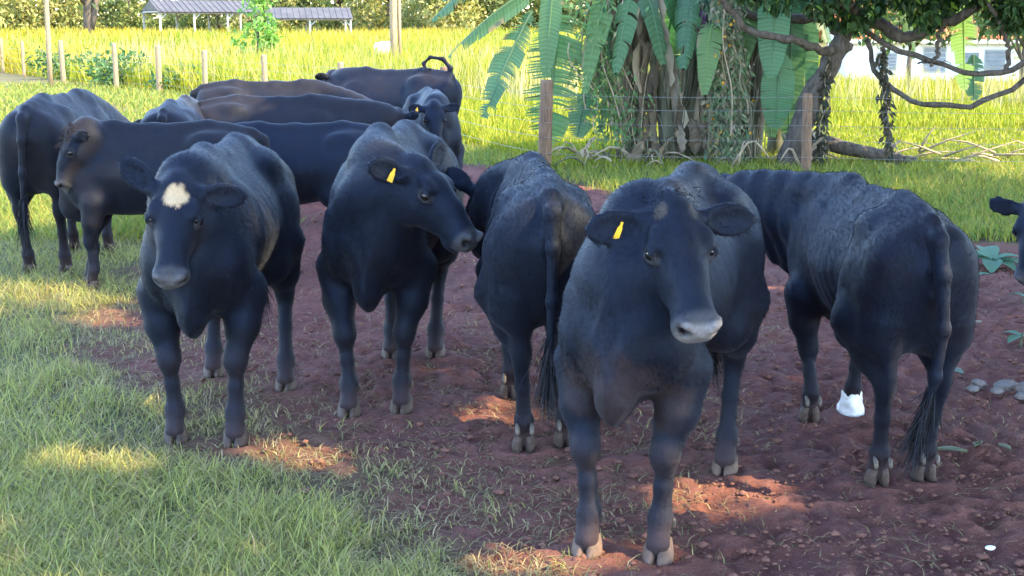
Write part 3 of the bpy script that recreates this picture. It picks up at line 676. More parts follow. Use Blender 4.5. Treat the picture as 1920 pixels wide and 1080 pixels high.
# matted grass of the foreground
rs = np.random.RandomState(11)
x, y = scatter(rs, 210000, 3.9, 12.5, 1.4, .40); dmk = dirt_np(x, y); thick = fbm2(x*2.3, y*2.3, 3, 2.)
keep = rs.uniform(0, 1, len(x)) < np.clip(1-dmk*1.02, .006, 1)*np.where(dmk > .25, .6, 1.)*np.clip((thick-.2)*2.6, .22, 1); x, y, dmk = x[keep], y[keep], dmk[keep]
keep = (x < 1.0) | (y > 10); x, y, dmk = x[keep], y[keep], dmk[keep]
n = len(x); lush = sstep(.35, .0, dmk+.45*(fbm2(x*.9, y*.9, 3, 4.)-.5))
dry = rs.uniform(0, 1, n) > (.16+.58*lush)
col = np.where(dry[:, None], pick(rs, n, [(.31, .25, .125), (.25, .21, .10), (.22, .21, .09), (.36, .29, .16)], [3, 3, 3, 2]), pick(rs, n, GREEN, [5, 5, 4, 3, .6, .3]))
h = (.034+.058*lush*rs.uniform(.2, 1.5, n)+.03*rs.uniform(0, 1, n))*np.where(dry, .9, 1)
tag(blades('grass', x, y, h, rs.uniform(.0028, .0062, n), rs.uniform(.3, 1.9, n), col, rs), 'short matted green grass thinning out onto bare soil', 'grass', kind='stuff')
NEAR_GRASS = n
# short pasture between the herd and the fences
x, y = scatter(rs, 150000, 11.5, 42, 1.5, .40); dmk = dirt_np(x, y); keep = rs.uniform(0, 1, len(x)) < 1-dmk*1.05
fx = np.interp(y, [16.6, 17.2, 21, 27.8, 30.9, 34, 36.7, 42.5, 51], [3.5, .4, -1.0, -3.4, -5.4, -7.5, -9.2, -13.1, -18.5])   # the fence
keep &= ((y < 20) & (x > -1)) | (x < fx+.2); x, y = x[keep], y[keep]; n = len(x)
k2 = sstep(12, 35, y)
col = pick(rs, n, [(.13, .19, .04), (.18, .215, .04), (.24, .235, .045), (.31, .25, .07)], [4, 4, 3, 1])
tag(blades('pasture_grass', x, y, rs.uniform(.05, .16, n)*(1+.5*k2), .008+.018*k2+rs.uniform(0, .006, n), rs.uniform(.2, 1.2, n), col, rs, 2), 'short grazed pasture grass running up to the wire fence', 'grass', kind='stuff')
# tall field grass beyond the fence
x, y = scatter(rs, 230000, 17.3, 120, 1.25, .41)
fx = np.interp(y, [16.6, 17.2, 21, 27.8, 30.9, 34, 36.7, 42.5, 51, 120], [3.5, .4, -1.0, -3.4, -5.4, -7.5, -9.2, -13.1, -18.5, -70])
keep = (x > fx+.25); x, y = x[keep], y[keep]; n = len(x); kf = (y-17)/100
patch = fbm2(x*.16, y*.16, 3, 1.)
tall = np.clip(.30+1.1*sstep(17, 42, y)*sstep(.2, .65, patch), .3, 1.25)*np.where((x > 0), .55+.45*sstep(21, 30, y), 1.)*np.where((x > 2) & (y < 24), .5, 1)
col = pick(rs, n, [(.20, .23, .03), (.25, .26, .035), (.30, .28, .045), (.34, .29, .08), (.14, .18, .03)], [4, 4, 4, 2.2, 2]); col[:, 2] *= .8
pt = sstep(.35, .65, fbm2(x*.11, y*.05, 3, 6.))[:, None]; col = col*(np.array([.86, .92, .7])*(1-pt)+np.array([1.28, 1.03, .8])*pt)
tag(blades('field_grass', x, y, rs.uniform(.35, 1.0, n)*tall, .012+.11*kf+rs.uniform(0, .012, n), rs.uniform(.05, .7, n), col, rs, 2), 'tall yellow-green meadow grass beyond the wire fence', 'grass', kind='stuff')
# seed heads that catch the light above the field
x, y = scatter(rs, 11000, 28, 105, 1.1, .41); fx = np.interp(y, [16.6, 17.2, 21, 27.8, 30.9, 34, 36.7, 42.5, 51, 120], [3.5, .4, -1.0, -3.4, -5.4, -7.5, -9.2, -13.1, -18.5, -70])
keep = x > fx+.4; x, y = x[keep], y[keep]; n = len(x)
tag(blades('seed_stalks', x, y, rs.uniform(.75, 1.25, n), .012+.0006*y, rs.uniform(.05, .35, n), pick(rs, n, [(.36, .30, .13), (.30, .27, .10)], [1, 1]), rs, 2), 'thin seeding grass stalks standing above the meadow', 'grass', kind='stuff')
# clods and straw on the bare soil
x, y = scatter(rs, 17000, 3.9, 16, 1.5, .40); keep = rs.uniform(0, 1, len(x)) < dirt_np(x, y)-.12; x, y = x[keep], y[keep]; n = len(x)
r = np.exp(rs.normal(math.log(.0058), .60, n)); r = np.minimum(r, .024)
oc = np.array([(1, 0, 0), (-1, 0, 0), (0, 1, 0), (0, -1, 0), (0, 0, 1), (0, 0, -1), (.6, .6, .5), (-.6, .6, .5), (-.6, -.6, .5), (.6, -.6, .5)], float)
of = np.array([(0, 6, 4), (6, 2, 4), (2, 7, 4), (7, 1, 4), (1, 8, 4), (8, 3, 4), (3, 9, 4), (9, 0, 4), (0, 2, 6), (2, 1, 7), (1, 3, 8), (3, 0, 9), (2, 0, 5), (1, 2, 5), (3, 1, 5), (0, 3, 5)])
V = oc[None]*(1+rs.uniform(-.35, .35, (n, 10, 3)))*r[:, None, None]*np.array([1, 1, .6]); an = rs.uniform(0, 6.28, n); c, s_ = np.cos(an)[:, None], np.sin(an)[:, None]
V = np.stack([V[..., 0]*c-V[..., 1]*s_+x[:, None], V[..., 0]*s_+V[..., 1]*c+y[:, None], V[..., 2]+(r*.25+.004)[:, None]], -1)
tag(npmesh('soil_clods', V.reshape(-1, 3), (np.arange(n)[:, None, None]*10+of[None]).reshape(-1, 3), M['clod']), 'crumbs of trodden red soil', 'soil', kind='stuff')
x, y = scatter(rs, 26000, 3.9, 11, 1.5, .40); dmk = dirt_np(x, y); keep = (rs.uniform(0, 1, len(x)) < (dmk > .3)*np.where(x < .4+.3*(y-4), .8, .16)); x, y = x[keep], y[keep]; n = len(x)
tag(blades('straw', x, y, rs.uniform(.015, .035, n), rs.uniform(.0025, .005, n), rs.uniform(2.5, 5.5, n), pick(rs, n, [(.34, .27, .15), (.26, .20, .12), (.20, .17, .09)], [3, 2, 2]), rs, 3, 'dry', gh_np(x, y)+.004), 'scattered dry grass stems on the soil', 'straw', kind='stuff')

# ------------------------------------------------------------------ wire fence
fence = empty('wire_fence', (.4, 17.23, 0)); tag(fence, 'post and wire fence running along the pasture past the banana plants', 'fence')
FP = [(-18.5, 51, 1.25, .06), (-16.7, 48, 1.2, .06), (-13.6, 42.5, 1.3, .075), (-10.9, 38.6, 1.28, .07), (-9.25, 36.7, 1.22, .075), (-7.45, 34, 1.15, .07), (-5.45, 30.9, 1.12, .065), (-3.4, 27.8, 1.05, .065), (-1.0, 21.1, 1.16, .075),
      (.4, 17.23, 1.12, .082), (3.56, 16.75, .98, .062), (7.2, 16.2, 1.1, .07), (-22.5, 57, 1.2, .06)]
prs = np.random.RandomState(2)
for i, (px_, py_, hh, rr) in enumerate(FP):
    g = gh(px_, py_); lx, ly = prs.uniform(-.03, .03, 2)
    pts = [(px_+lx*t-.4, py_+ly*t-17.23, g-.15+(hh+.15)*t) for t in (0, .2, .4, .6, .8, .97, 1.0)]
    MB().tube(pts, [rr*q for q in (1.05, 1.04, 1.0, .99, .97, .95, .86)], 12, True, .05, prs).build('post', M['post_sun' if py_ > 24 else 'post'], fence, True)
order = sorted(FP, key=lambda q: q[0])
for k_, hz in enumerate((.22, .42, .60, .78, .94)):
    pts = []
    for a, b_ in zip(order[:-1], order[1:]):
        for t in np.linspace(0, 1, 6, endpoint=False):
            X_, Y_ = a[0]+(b_[0]-a[0])*t, a[1]+(b_[1]-a[1])*t
            pts.append((X_-.4, Y_-17.23-.075, gh(X_, Y_)+hz-.02*math.sin(math.pi*t)))
    MB().tube(pts, [.0026]*len(pts), 5, False).build('wire', M['wire'], fence)
# ------------------------------------------------------------------ leaves
def leaf_quads(P, D, Nn, L, Wd, fold=.15):
    """pointed leaves, two quads each folded along the midrib: P base, D along, Nn normal"""
    sd = np.cross(D, Nn); sd /= np.linalg.norm(sd, axis=1)[:, None]+1e-9; up = np.cross(sd, D)
    L = L[:, None]; Wd = Wd[:, None]
    a = P; tip = P+D*L-up*L*.12; ml = P+D*L*.45+sd*Wd*.5+up*Wd*fold; mr = P+D*L*.45-sd*Wd*.5+up*Wd*fold
    mc = P+D*L*.5
    V = np.stack([a, ml, tip, mr, mc], 1); n = len(P); b = np.arange(n)[:, None]*5
    Q = np.concatenate([b+np.array([0, 4, 2, 1]), b+np.array([0, 3, 2, 4])]); return V.reshape(-1, 3), Q
def rdir(rs, n):
    d = rs.normal(size=(n, 3)); return d/np.linalg.norm(d, axis=1)[:, None]
def clump_points(rs, n, clumps):
    """points round clump centres (c, r); the outer shell of each clump is favoured"""
    c = np.array([q[0] for q in clumps], float); r = np.array([q[1] for q in clumps], float)
    k = rs.choice(len(c), n, p=r**2/np.sum(r**2)); d = rdir(rs, n); q = rs.uniform(.25, 1, n)**.6
    return c[k]+d*(r[k]*q)[:, None]*np.array([1, 1, .8]), d, k
def crown(name, parent, rs, n, clumps, L, cols, wts, mat='leaf', org=(0, 0, 0), flat=.5, hang=.3, mask=None):
    P, d, k = clump_points(rs, n, clumps)
    if mask is not None:
        m = mask(P); P, d, k = P[m], d[m], k[m]
    n = len(P); D = rdir(rs, n)+d*.6+np.array([0, 0, -hang]); D /= np.linalg.norm(D, axis=1)[:, None]
    N_ = rdir(rs, n)*flat+d*.5+np.array([0, 0, .6]); ll = L*rs.uniform(.6, 1.3, n)
    V, Q = leaf_quads(P-np.array(org), D, N_, ll, ll*rs.uniform(.34, .6, n))
    shade = (.75+.5*rs.uniform(0, 1, len(clumps)))[k][:, None]
    col = np.clip(pick(rs, n, cols, wts)*shade, 0, 1)
    return npmesh(name, V, Q, M[mat], parent, False, np.repeat(col, 5, 0))
# ------------------------------------------------------------------ mango tree and the big shade tree: their crowns shade the herd
DAPPLE = [(-.85, 5.71, 0, .30), (-.62, 5.55, 0, .13), (-1.05, 5.85, 0, .12), (-.14, 6.30, 0, .17), (-.02, 6.12, 0, .13), (-.22, 6.45, 0, .07), (.73, 5.16, 0, .2), (.98, 5.22, 0, .17), (1.78, 9.5, 0, .13), (-3.13, 9.2, 0, .34), (-2.55, 8.54, 0, .22),
          (-1.77, 5.53, 0, .2), (.2, 4.53, 0, .2), (-.1, 4.5, 0, .16), (1.3, 15.1, 0, .4), (.95, 15.4, 0, .3), (-1.0, 6.2, .95, .2), (-1.0, 6.15, .72, .14), (-2.5, 12.4, 1.15, .32), (-1.95, 14.2, 1.15, .34), (-1.5, 14.3, 1.05, .2), (-3.3, 10.2, 1.25, .14),
          (-2.95, 9.35, 1.05, .1), (.98, 5.25, .72, .07), (-1.95, 4.6, 0, .1), (-3.9, 9.6, 0, .3), (-4.2, 8.8, 0, .5), (-.55, 7.1, 0, .15), (-2.2, 7.4, 0, .16), (-2.3, 6.3, 0, .14), (2.1, 13.2, 0, .2)]
DP = np.array(DAPPLE)
def no_dapple(P):
    """True where a leaf may hang: the crown is open along the sun's way to each fleck of light"""
    ok = np.ones(len(P), bool); jit = fbm3(P*3.1, 2)
    for q in DP:
        v = P-q[:3]; t = v@S; dist = np.linalg.norm(v-t[:, None]*S, axis=1); ok &= dist > q[3]*(.55+.9*jit)+.05
    return ok
def lit_edge(P):
    """inside the crown's outline; its shadow is followed down the sun's way to the ground"""
    t = P[:, 2]/S[2]; gx_ = P[:, 0]-S[0]*t; gy_ = P[:, 1]-S[1]*t
    lim = np.interp(gx_, [-6, -4.4, -3.2, -1.5, 0, 1.2, 3, 5, 8], [10, 11.3, 12.8, 16.2, 21.0, 20.6, 18.0, 16.8, 15]); wob = 1.6*(fbm2(gx_*.9, gy_*.9, 3)-.5)
    return (gy_ < lim+wob) & (gx_ > -5.2+wob) & (P[:, 2] > 2.9)
MANGO = [(.020, .050, .016), (.030, .068, .020), (.045, .085, .024), (.075, .11, .03)]
rs = np.random.RandomState(31)
def clumps_over(x0, x1, y0, y1, z0, z1, n, r):
    return [((rs.uniform(x0, x1), rs.uniform(y0, y1), rs.uniform(z0, z1)), rs.uniform(*r)) for _ in range(n)]
mt = empty('mango_tree', (3.45, 17.75, 0)); tag(mt, 'dark leaning mango tree with crooked low limbs beside the banana plants', 'tree')
def limb(parent, org, pts, r0, r1, name='limb', n=26, sides=9):
    p = [q-np.array(org) for q in spline(pts, n)]; rr = np.linspace(r0, r1, n)
    p = [q+np.append(rs.normal(0, .016, 2), 0)+np.array([0, 0, rs.normal(0, .014)]) for q in p]; rr = rr*rs.uniform(.88, 1.14, n)
    return MB().tube(p, rr, sides, True, .07, rs).build(name, M['bark'], parent, True)
mo = (3.45, 17.75, 0)
limb(mt, mo, [(3.52, 17.7, -.1), (3.64, 17.7, .35), (3.78, 17.7, .85), (4.03, 17.75, 1.3), (4.2, 17.8, 1.62)], .16, .125, 'trunk', 18, 14)
limb(mt, mo, [(4.12, 17.8, 1.50), (3.85, 17.5, 1.48), (3.4, 17.2, 1.62), (2.95, 17.1, 1.68), (2.6, 17.0, 1.95), (2.3, 16.8, 2.4), (2.2, 16.6, 3.4)], .06, .03)
limb(mt, mo, [(4.15, 17.8, 1.6), (4.35, 17.7, 1.78), (4.6, 17.6, 1.80), (4.9, 17.5, 1.62), (5.2, 17.4, 1.78), (5.6, 17.1, 1.98), (6.1, 16.8, 2.6), (6.5, 16.2, 4.2)], .09, .055)
limb(mt, mo, [(4.2, 17.8, 1.62), (4.0, 17.9, 1.85), (3.6, 17.9, 1.86), (3.1, 18.0, 1.90), (2.7, 18.2, 2.3), (2.5, 18.2, 3.6)], .075, .04)
limb(mt, mo, [(4.3, 17.7, 1.75), (4.15, 17.3, 2.0), (3.8, 17.0, 2.1), (3.6, 16.6, 2.6), (4.3, 15.6, 4.4)], .085, .05)
limb(mt, mo, [(4.35, 17.7, 1.76), (4.75, 17.5, 1.50), (5.3, 17.2, 1.30), (5.75, 17.0, 1.18), (6.2, 16.9, 1.35), (6.7, 16.7, 1.9), (7.0, 16.4, 2.7), (7.2, 15.8, 4.2)], .034, .034)
limb(mt, mo, [(4.45, 17.7, 1.60), (4.6, 17.6, 1.15), (5.0, 17.4, .86), (5.5, 17.3, .79), (6.0, 17.2, .95), (6.6, 17.0, 1.4), (7.1, 16.8, 2.0), (7.5, 16.2, 3.6)], .032, .034)
limb(mt, mo, [(5.35, 17.35, 1.85), (5.25, 17.3, 1.70), (5.2, 17.2, 1.42), (5.1, 17.1, 1.30)], .035, .02)
limb(mt, mo, [(5.0, 17.3, 1.32), (5.1, 17.1, 1.35), (5.3, 17.0, 1.33)], .012, .006)
limb(mt, mo, [(6.0, 17.0, 1.25), (5.95, 16.9, 1.6), (5.7, 16.8, 2.0), (5.6, 16.4, 2.8)], .03, .025)
limb(mt, mo, [(4.62, 17.55, 1.5), (4.66, 17.5, 1.1), (4.70, 17.5, .6), (4.78, 17.5, .1)], .028, .014, 'limb')
cl = clumps_over(2.5, 14.5, 9.5, 18.5, 5.6, 8.2, 80, (.9, 1.6))
crown('crown', mt, rs, 60000, cl, .26, MANGO, [4, 4, 3, 1], 'canopy', mo, .5, .4, lambda P: no_dapple(P) & lit_edge(P))
# low sprays of leaves that hang into view among the limbs
lowc = [((3.2, 17.0, 2.12), .22), ((4.0, 17.2, 2.2), .28), ((4.45, 17.4, 2.12), .2), ((4.9, 17.2, 2.2), .3), ((5.6, 17.0, 2.25), .26), ((6.1, 16.9, 2.15), .3), ((6.6, 16.8, 2.2), .34), ((7.0, 16.6, 2.1), .26), ((6.75, 16.7, 1.95), .16), ((5.95, 16.7, 2.0), .14), ((3.7, 17.0, 2.05), .2), ((2.9, 17.2, 2.2), .2)]
lowc += [((x_, 17.2+.3*math.sin(x_*5), 2.05+.2*math.sin(x_*7.1)), .14+.1*abs(math.sin(x_*4.3))) for x_ in np.arange(3.9, 7.6, .17)]
hic = [((rs.uniform(2.6, 8.6), rs.uniform(15.4, 18.0), rs.uniform(2.9, 5.8)), rs.uniform(.5, .95)) for _ in range(34)]
crown('inner_crown', mt, rs, 9000, hic, .24, MANGO, [4, 4, 3, 1], 'canopy', mo, .5, .4, lambda P: no_dapple(P) & ((P[:, 2] > 2.5) & (lit_edge(P) | (P[:, 2] < 2.9))))
crown('low_foliage', mt, rs, 6200, lowc, .125, MANGO+[(.16, .26, .04)], [4, 4, 3, 1, .7], 'leaf', mo, .7, .9)
st_o = (10.6, 3.6, 0)
sh = empty('shade_tree', st_o); tag(sh, 'large spreading tree whose crown shades the herd from overhead', 'tree')
limb(sh, st_o, [(10.6, 3.6, -.1), (10.5, 3.6, 1.2), (10.3, 3.7, 2.8), (10.1, 3.8, 4.4)], .36, .26, 'trunk', 14, 14)
for e in ((5.2, 1.0, 7.2), (5.4, 6.0, 7.2), (8.0, 8.5, 7.4), (9.5, -1.0, 7.4), (13, 5, 7.4)):
    limb(sh, st_o, [(10.1, 3.8, 4.3), ((10.1*2+e[0])/3, (3.8*2+e[1])/3, 5.6), ((10.1+2*e[0])/3, (3.8+2*e[1])/3, 6.5), e], .16, .04)
cl = clumps_over(1.5, 14.5, -4.0, 9.8, 5.6, 8.2, 105, (.9, 1.6))
crown('crown', sh, rs, 104000, cl, .26, MANGO, [4, 4, 3, 1], 'canopy', st_o, .5, .4, lambda P: no_dapple(P) & lit_edge(P))
# ------------------------------------------------------------------ banana plants
BGREEN = [(.060, .135, .060), (.075, .16, .058), (.048, .115, .058), (.10, .185, .05)]
def banana_leaf(parent, org, base, tip, width, sag=.3, torn=.5, seed=0, color=None, mat='banana', name='leaf', hang=.5, flat=None, n=64):
    """a banana leaf: thick midrib, and a blade of ribbed strips that the wind has torn apart"""
    r = np.random.RandomState(seed); base = np.array(base, float); tip = np.array(tip, float); org = np.array(org, float)
    mid = (base+tip)/2+np.array([0, 0, sag])
    q = [(1-t)**2*base+2*(1-t)*t*mid+t*t*tip for t in np.linspace(0, 1, n)]
    mb = MB(); cols = []; color = np.array(color if color is not None else BGREEN[r.randint(4)])
    ax = unit(tip-base); sd0 = np.array(flat if flat is not None else np.cross(ax, [0, 0, 1.]), float) if abs(ax[2]) < .93 or flat is not None else np.array([1., .3, 0])
    sd0 = unit(sd0-ax*(sd0@ax))
    mb.tube([p-org for p in q], np.linspace(.022, .004, n)*max(1, width/.45), 6); cols += [color*1.25+.03]*len(mb.V)
    for sg in (1, -1):
        i = 1; grp = 0; gone = False; age = r.uniform(0, 1)
        while i < n-1:
            if grp <= 0:                                          # a new flap of blade between two tears
                grp = r.randint(1, 3) if r.uniform() < torn else r.randint(4, 12); gone = r.uniform() < torn*.22
                dr = hang*(1+r.uniform(-.3, .6)*torn); lean = r.uniform(.05, .3); reach = 1-.4*torn*r.uniform()**2; swing = r.uniform(-.12, .12)*torn; brown = r.uniform() < .12*torn+.03; single = grp <= 2 and torn > .3
            grp -= 1
            if gone: i += 1; continue
            a, b = q[i], q[i+1]; t = unit(b-a); u0 = (i+1.2)/(n+.6)
            l_ = width*.5*math.sin(math.pi*min(1, u0))**.5*reach; sd = unit(sd0-t*(sd0@t))*sg; nrm = np.cross(t, sd)*.5
            d1 = unit(sd+np.array([0, 0, .12-dr*.35])+t*lean+nrm*swing); d2 = unit(sd+np.array([0, 0, -dr*.9])+t*lean+nrm*swing); d3 = unit(sd+np.array([0, 0, -dr*1.9])+t*lean*.8+nrm*swing)
            p1 = d1*l_*.34; p2 = p1+d2*l_*.34; p3 = p2+d3*l_*.32; c_ = (a+b)/2; k1, k2, k3 = (.92, .72, .25) if single else (1.0, 1.0, .96)
            rows = [(a, b), (c_+(a-c_)*k1+p1, c_+(b-c_)*k1+p1), (c_+(a-c_)*k2+p2, c_+(b-c_)*k2+p2), (c_+(a-c_)*k3+p3, c_+(b-c_)*k3+p3)]
            cc = color*(.86 if i % 2 else 1.1)*r.uniform(.92, 1.08)
            for u in range(3):
                mb.quad(*[p-org for p in (rows[u][0], rows[u][1], rows[u+1][1], rows[u+1][0])])
                c0 = cc; c1 = np.array([.24, .17, .09]) if (brown and u == 2) else cc
                cols += [c0, c0, c1, c1]
            i += 1
    return npmesh(name, np.array(mb.V), mb.F, M[mat], parent, False, np.array(cols))
def dry_leaf(parent, org, base, length, seed):
    """a dead leaf hanging limp against the stem"""
    r = np.random.RandomState(seed); b = np.array(base, float); V = []; F = []; nseg = 9; w = r.uniform(.10, .2); a = r.uniform(0, 6.28); dx = np.array([math.cos(a), math.sin(a), 0]); sdv = np.array([-dx[1], dx[0], 0])
    p = b.copy(); rows = []
    for i in range(nseg+1):
        t = i/nseg; p = b+dx*(.16*math.sin(t*2.2)+.05*r.uniform(-1, 1)*t)+np.array([0, 0, -length*t]); ww = w*math.sin(math.pi*(.12+.86*t))*(.8+.4*r.uniform()); tw = r.uniform(-.5, .5)+t*1.2
        s2 = sdv*math.cos(tw)+dx*math.sin(tw); rows.append([p-s2*ww*.5+dx*r.uniform(0, .03), p-s2*ww*.2-dx*.03, p+s2*ww*.2-dx*.03, p+s2*ww*.5+dx*r.uniform(0, .03)])
    V = np.array(rows).reshape(-1, 3)-np.array(org)
    F = [[i*4+j, i*4+j+1, i*4+j+5, i*4+j+4] for i in range(nseg) for j in range(3)]
    c = np.array([(.26, .21, .16), (.34, .28, .21), (.18, .145, .11), (.40, .35, .27)][r.randint(4)])
    return npmesh('dry_leaf', V, np.array(F), M['dry'], parent, False, np.tile(c, (len(V), 1))*r.uniform(.7, 1.25, (len(V), 1)))
def banana(base, top, r0, leaves, ndry, seed, label, group='banana plants at the fence', drylen=(.8, 1.6)):
    b = np.array([base[0], base[1], gh(*base[:2])]); t = empty('banana_plant', b); tag(t, label, 'banana plant', group)
    r = np.random.RandomState(seed); top = np.array(top, float)
    pts = spline([b-[0, 0, .1], b*.66+top*.34+[r.uniform(-.05, .05), 0, 0], b*.33+top*.67, top], 12)
    mb = MB(); mb.tube([p-b for p in pts], np.linspace(r0*1.25, r0*.62, 12), 12, True, .05, r); mb.build('pseudostem', M['stem'], t, True)
    for k_ in range(5):                                           # loose old sheaths wrapped round the stem
        i = r.randint(0, 7); a = r.uniform(0, 6.28); pp = [pts[i+j]-b+np.array([math.cos(a+.2*j), math.sin(a+.2*j), 0])*r0*1.12 for j in range(4)]
        MB().tube(pp, [.03, .05, .04, .015], 5).build('sheath', M['deadwood' if k_ % 2 else 'stem'], t, True)
    for k_, lf in enumerate(leaves):
        tip, wd_, sg_, tn = lf[:4]; kw = lf[4] if len(lf) > 4 else {}
        st0 = np.array(lf[5]) if len(lf) > 5 else top
        banana_leaf(t, b, st0, tip, wd_, sg_, tn, seed*37+k_, **kw)
    for k_ in range(ndry):
        i = r.randint(4, 12); p = pts[i]+np.array([r.uniform(-.12, .12), r.uniform(-.16, .1), r.uniform(0, .3)])
        p[2] = min(p[2], 2.6); dry_leaf(t, b, p, min(p[2]-.05, r.uniform(*drylen)), seed*91+k_)
    return t
fr = dict(flat=(1, -.25, 0), hang=.12)
b1 = banana((1.62, 18.4), (1.45, 18.4, 2.7), .13, [
    ((-.80, 17.9, 1.40), .66, .25, .5, dict(hang=.8), (.55, 18.3, 2.35)), ((-.36, 17.8, .62), .46, .12, .9, dict(hang=.15, flat=(1, -.3, .4)), (.25, 18.0, 1.95)), ((.44, 17.9, .22), .80, .1, .97, dict(hang=.06, flat=(1, -.1, .05)), (.62, 18.0, 2.2)), ((-1.0, 17.7, 1.85), .55, .3, .6, dict(hang=.7), (.4, 18.2, 2.7)), ((.85, 18.1, .35), .6, .1, .9, dict(hang=.1, flat=(1, .1, .5)), (1.1, 18.2, 1.5)),
    ((.42, 17.5, 1.15), .30, .2, .15, fr, (.55, 17.6, 2.6)), ((.95, 18.9, .55), .5, .8, .7, {}), ((1.9, 17.6, 1.3), .45, .6, .5, {}), ((-.9, 18.6, 2.1), .5, .5, .4, {}), ((.9, 17.4, .95), .34, .55, .5, fr), ((1.15, 18.2, .40), .42, .5, .9, fr)],
    30, 3, 'banana plant with torn leaves arching out over the fence post')
b2 = banana((2.10, 18.3), (1.70, 18.2, 2.6), .115, [((2.42, 17.6, .92), .34, .6, .3, fr, (2.55, 17.8, 1.75)), ((1.3, 17.5, 1.2), .4, .5, .6, {}), ((2.6, 19.2, 1.1), .5, .6, .5, {}), ((1.2, 19.4, 1.0), .5, .6, .6, {})],
    34, 4, 'slanting banana stem wrapped in dead grey leaves')
b3 = banana((2.45, 18.7), (2.40, 18.7, 2.6), .14, [((2.15, 17.6, 1.25), .45, .5, .5, {}), ((3.0, 19.5, .9), .6, .6, .4, {}), ((2.0, 19.6, .8), .6, .6, .5, {}), ((2.75, 18.0, .5), .5, .4, .5, fr)], 18, 5, 'banana plant bearing a purple blossom')
b4 = banana((3.15, 18.5), (3.30, 18.4, 2.9), .13, [((3.28, 17.75, 1.12), .42, .1, .05, dict(flat=(1, -.15, 0), hang=.03, color=(.085, .20, .105)), (3.30, 17.7, 2.6)), ((3.38, 17.9, .48), .44, .1, .05, dict(flat=(1, -.1, 0), hang=.03, color=(.075, .18, .085)), (3.42, 17.9, 1.45)),
    ((3.62, 18.2, .25), .40, .1, .15, dict(flat=(1, .1, 0), hang=.05, color=(.05, .125, .05)), (3.6, 18.2, 2.2)), ((2.9, 18.1, 1.0), .4, .3, .4, fr), ((3.75, 18.4, .6), .45, .3, .4, fr), ((2.95, 19.2, .5), .6, .4, .3, fr)], 16, 6, 'banana plant with two broad unbroken leaves hanging straight down')
b5 = banana((2.85, 19.6), (2.9, 19.5, 2.9), .14, [((2.6, 19.0, .5), .65, .4, .3, fr), ((3.2, 19.1, .4), .65, .4, .3, fr), ((2.2, 19.4, .6), .6, .5, .5, fr), ((3.6, 19.3, .5), .6, .5, .3, fr), ((2.75, 19.1, 1.2), .6, .3, .2, fr), ((3.35, 19.2, 1.2), .6, .3, .2, fr)], 6, 7, 'banana plant deep inside the clump, crowded by the others')
b6 = banana((3.65, 19.2), (3.75, 19.3, 2.8), .12, [((3.95, 18.7, .7), .5, .4, .4, fr), ((3.5, 18.8, .3), .55, .3, .3, fr), ((4.2, 18.6, 1.5), .4, .4, .6, {}), ((3.75, 18.7, .9), .5, .3, .3, fr)], 5, 8, 'banana plant behind the leaning mango trunk')
# a leaf that hangs alone, its backlit glow put into the colour, to the right of the trunk
b7 = banana((8.1, 19.5), (7.3, 19.2, 3.2), .11, [((5.95, 18.4, .95), .42, .1, .75, dict(flat=(1, .2, 0), hang=.1, color=(.16, .26, .05)), (5.88, 18.5, 2.3)), ((5.2, 18.2, 1.35), .25, .3, .5, dict(color=(.06, .12, .04)), (5.0, 18.4, 2.3)), ((6.15, 18.6, .80), .3, .1, .5, fr, (6.1, 18.6, 1.4)), ((6.9, 18.6, 1.9), .4, .4, .5, {})], 0, 9, 'young banana plant with a fringed leaf tinted yellow-green as if the sun shone through it')
bl = spline([(2.42, 18.3, 2.6), (2.43, 18.15, 2.2), (2.43, 18.1, 1.95)], 8)
MB().tube([np.array(p)-np.array(b3.location) for p in bl], np.linspace(.03, .02, 8), 7).build('flower_stalk', M['stem'], b3, True)
MB().tube([np.array((2.43, 18.1, z))-np.array(b3.location) for z in (1.96, 1.9, 1.82, 1.74, 1.67, 1.63)], [.02, .055, .07, .06, .035, .008], 10).build('blossom', M['blossom'], b3, True)
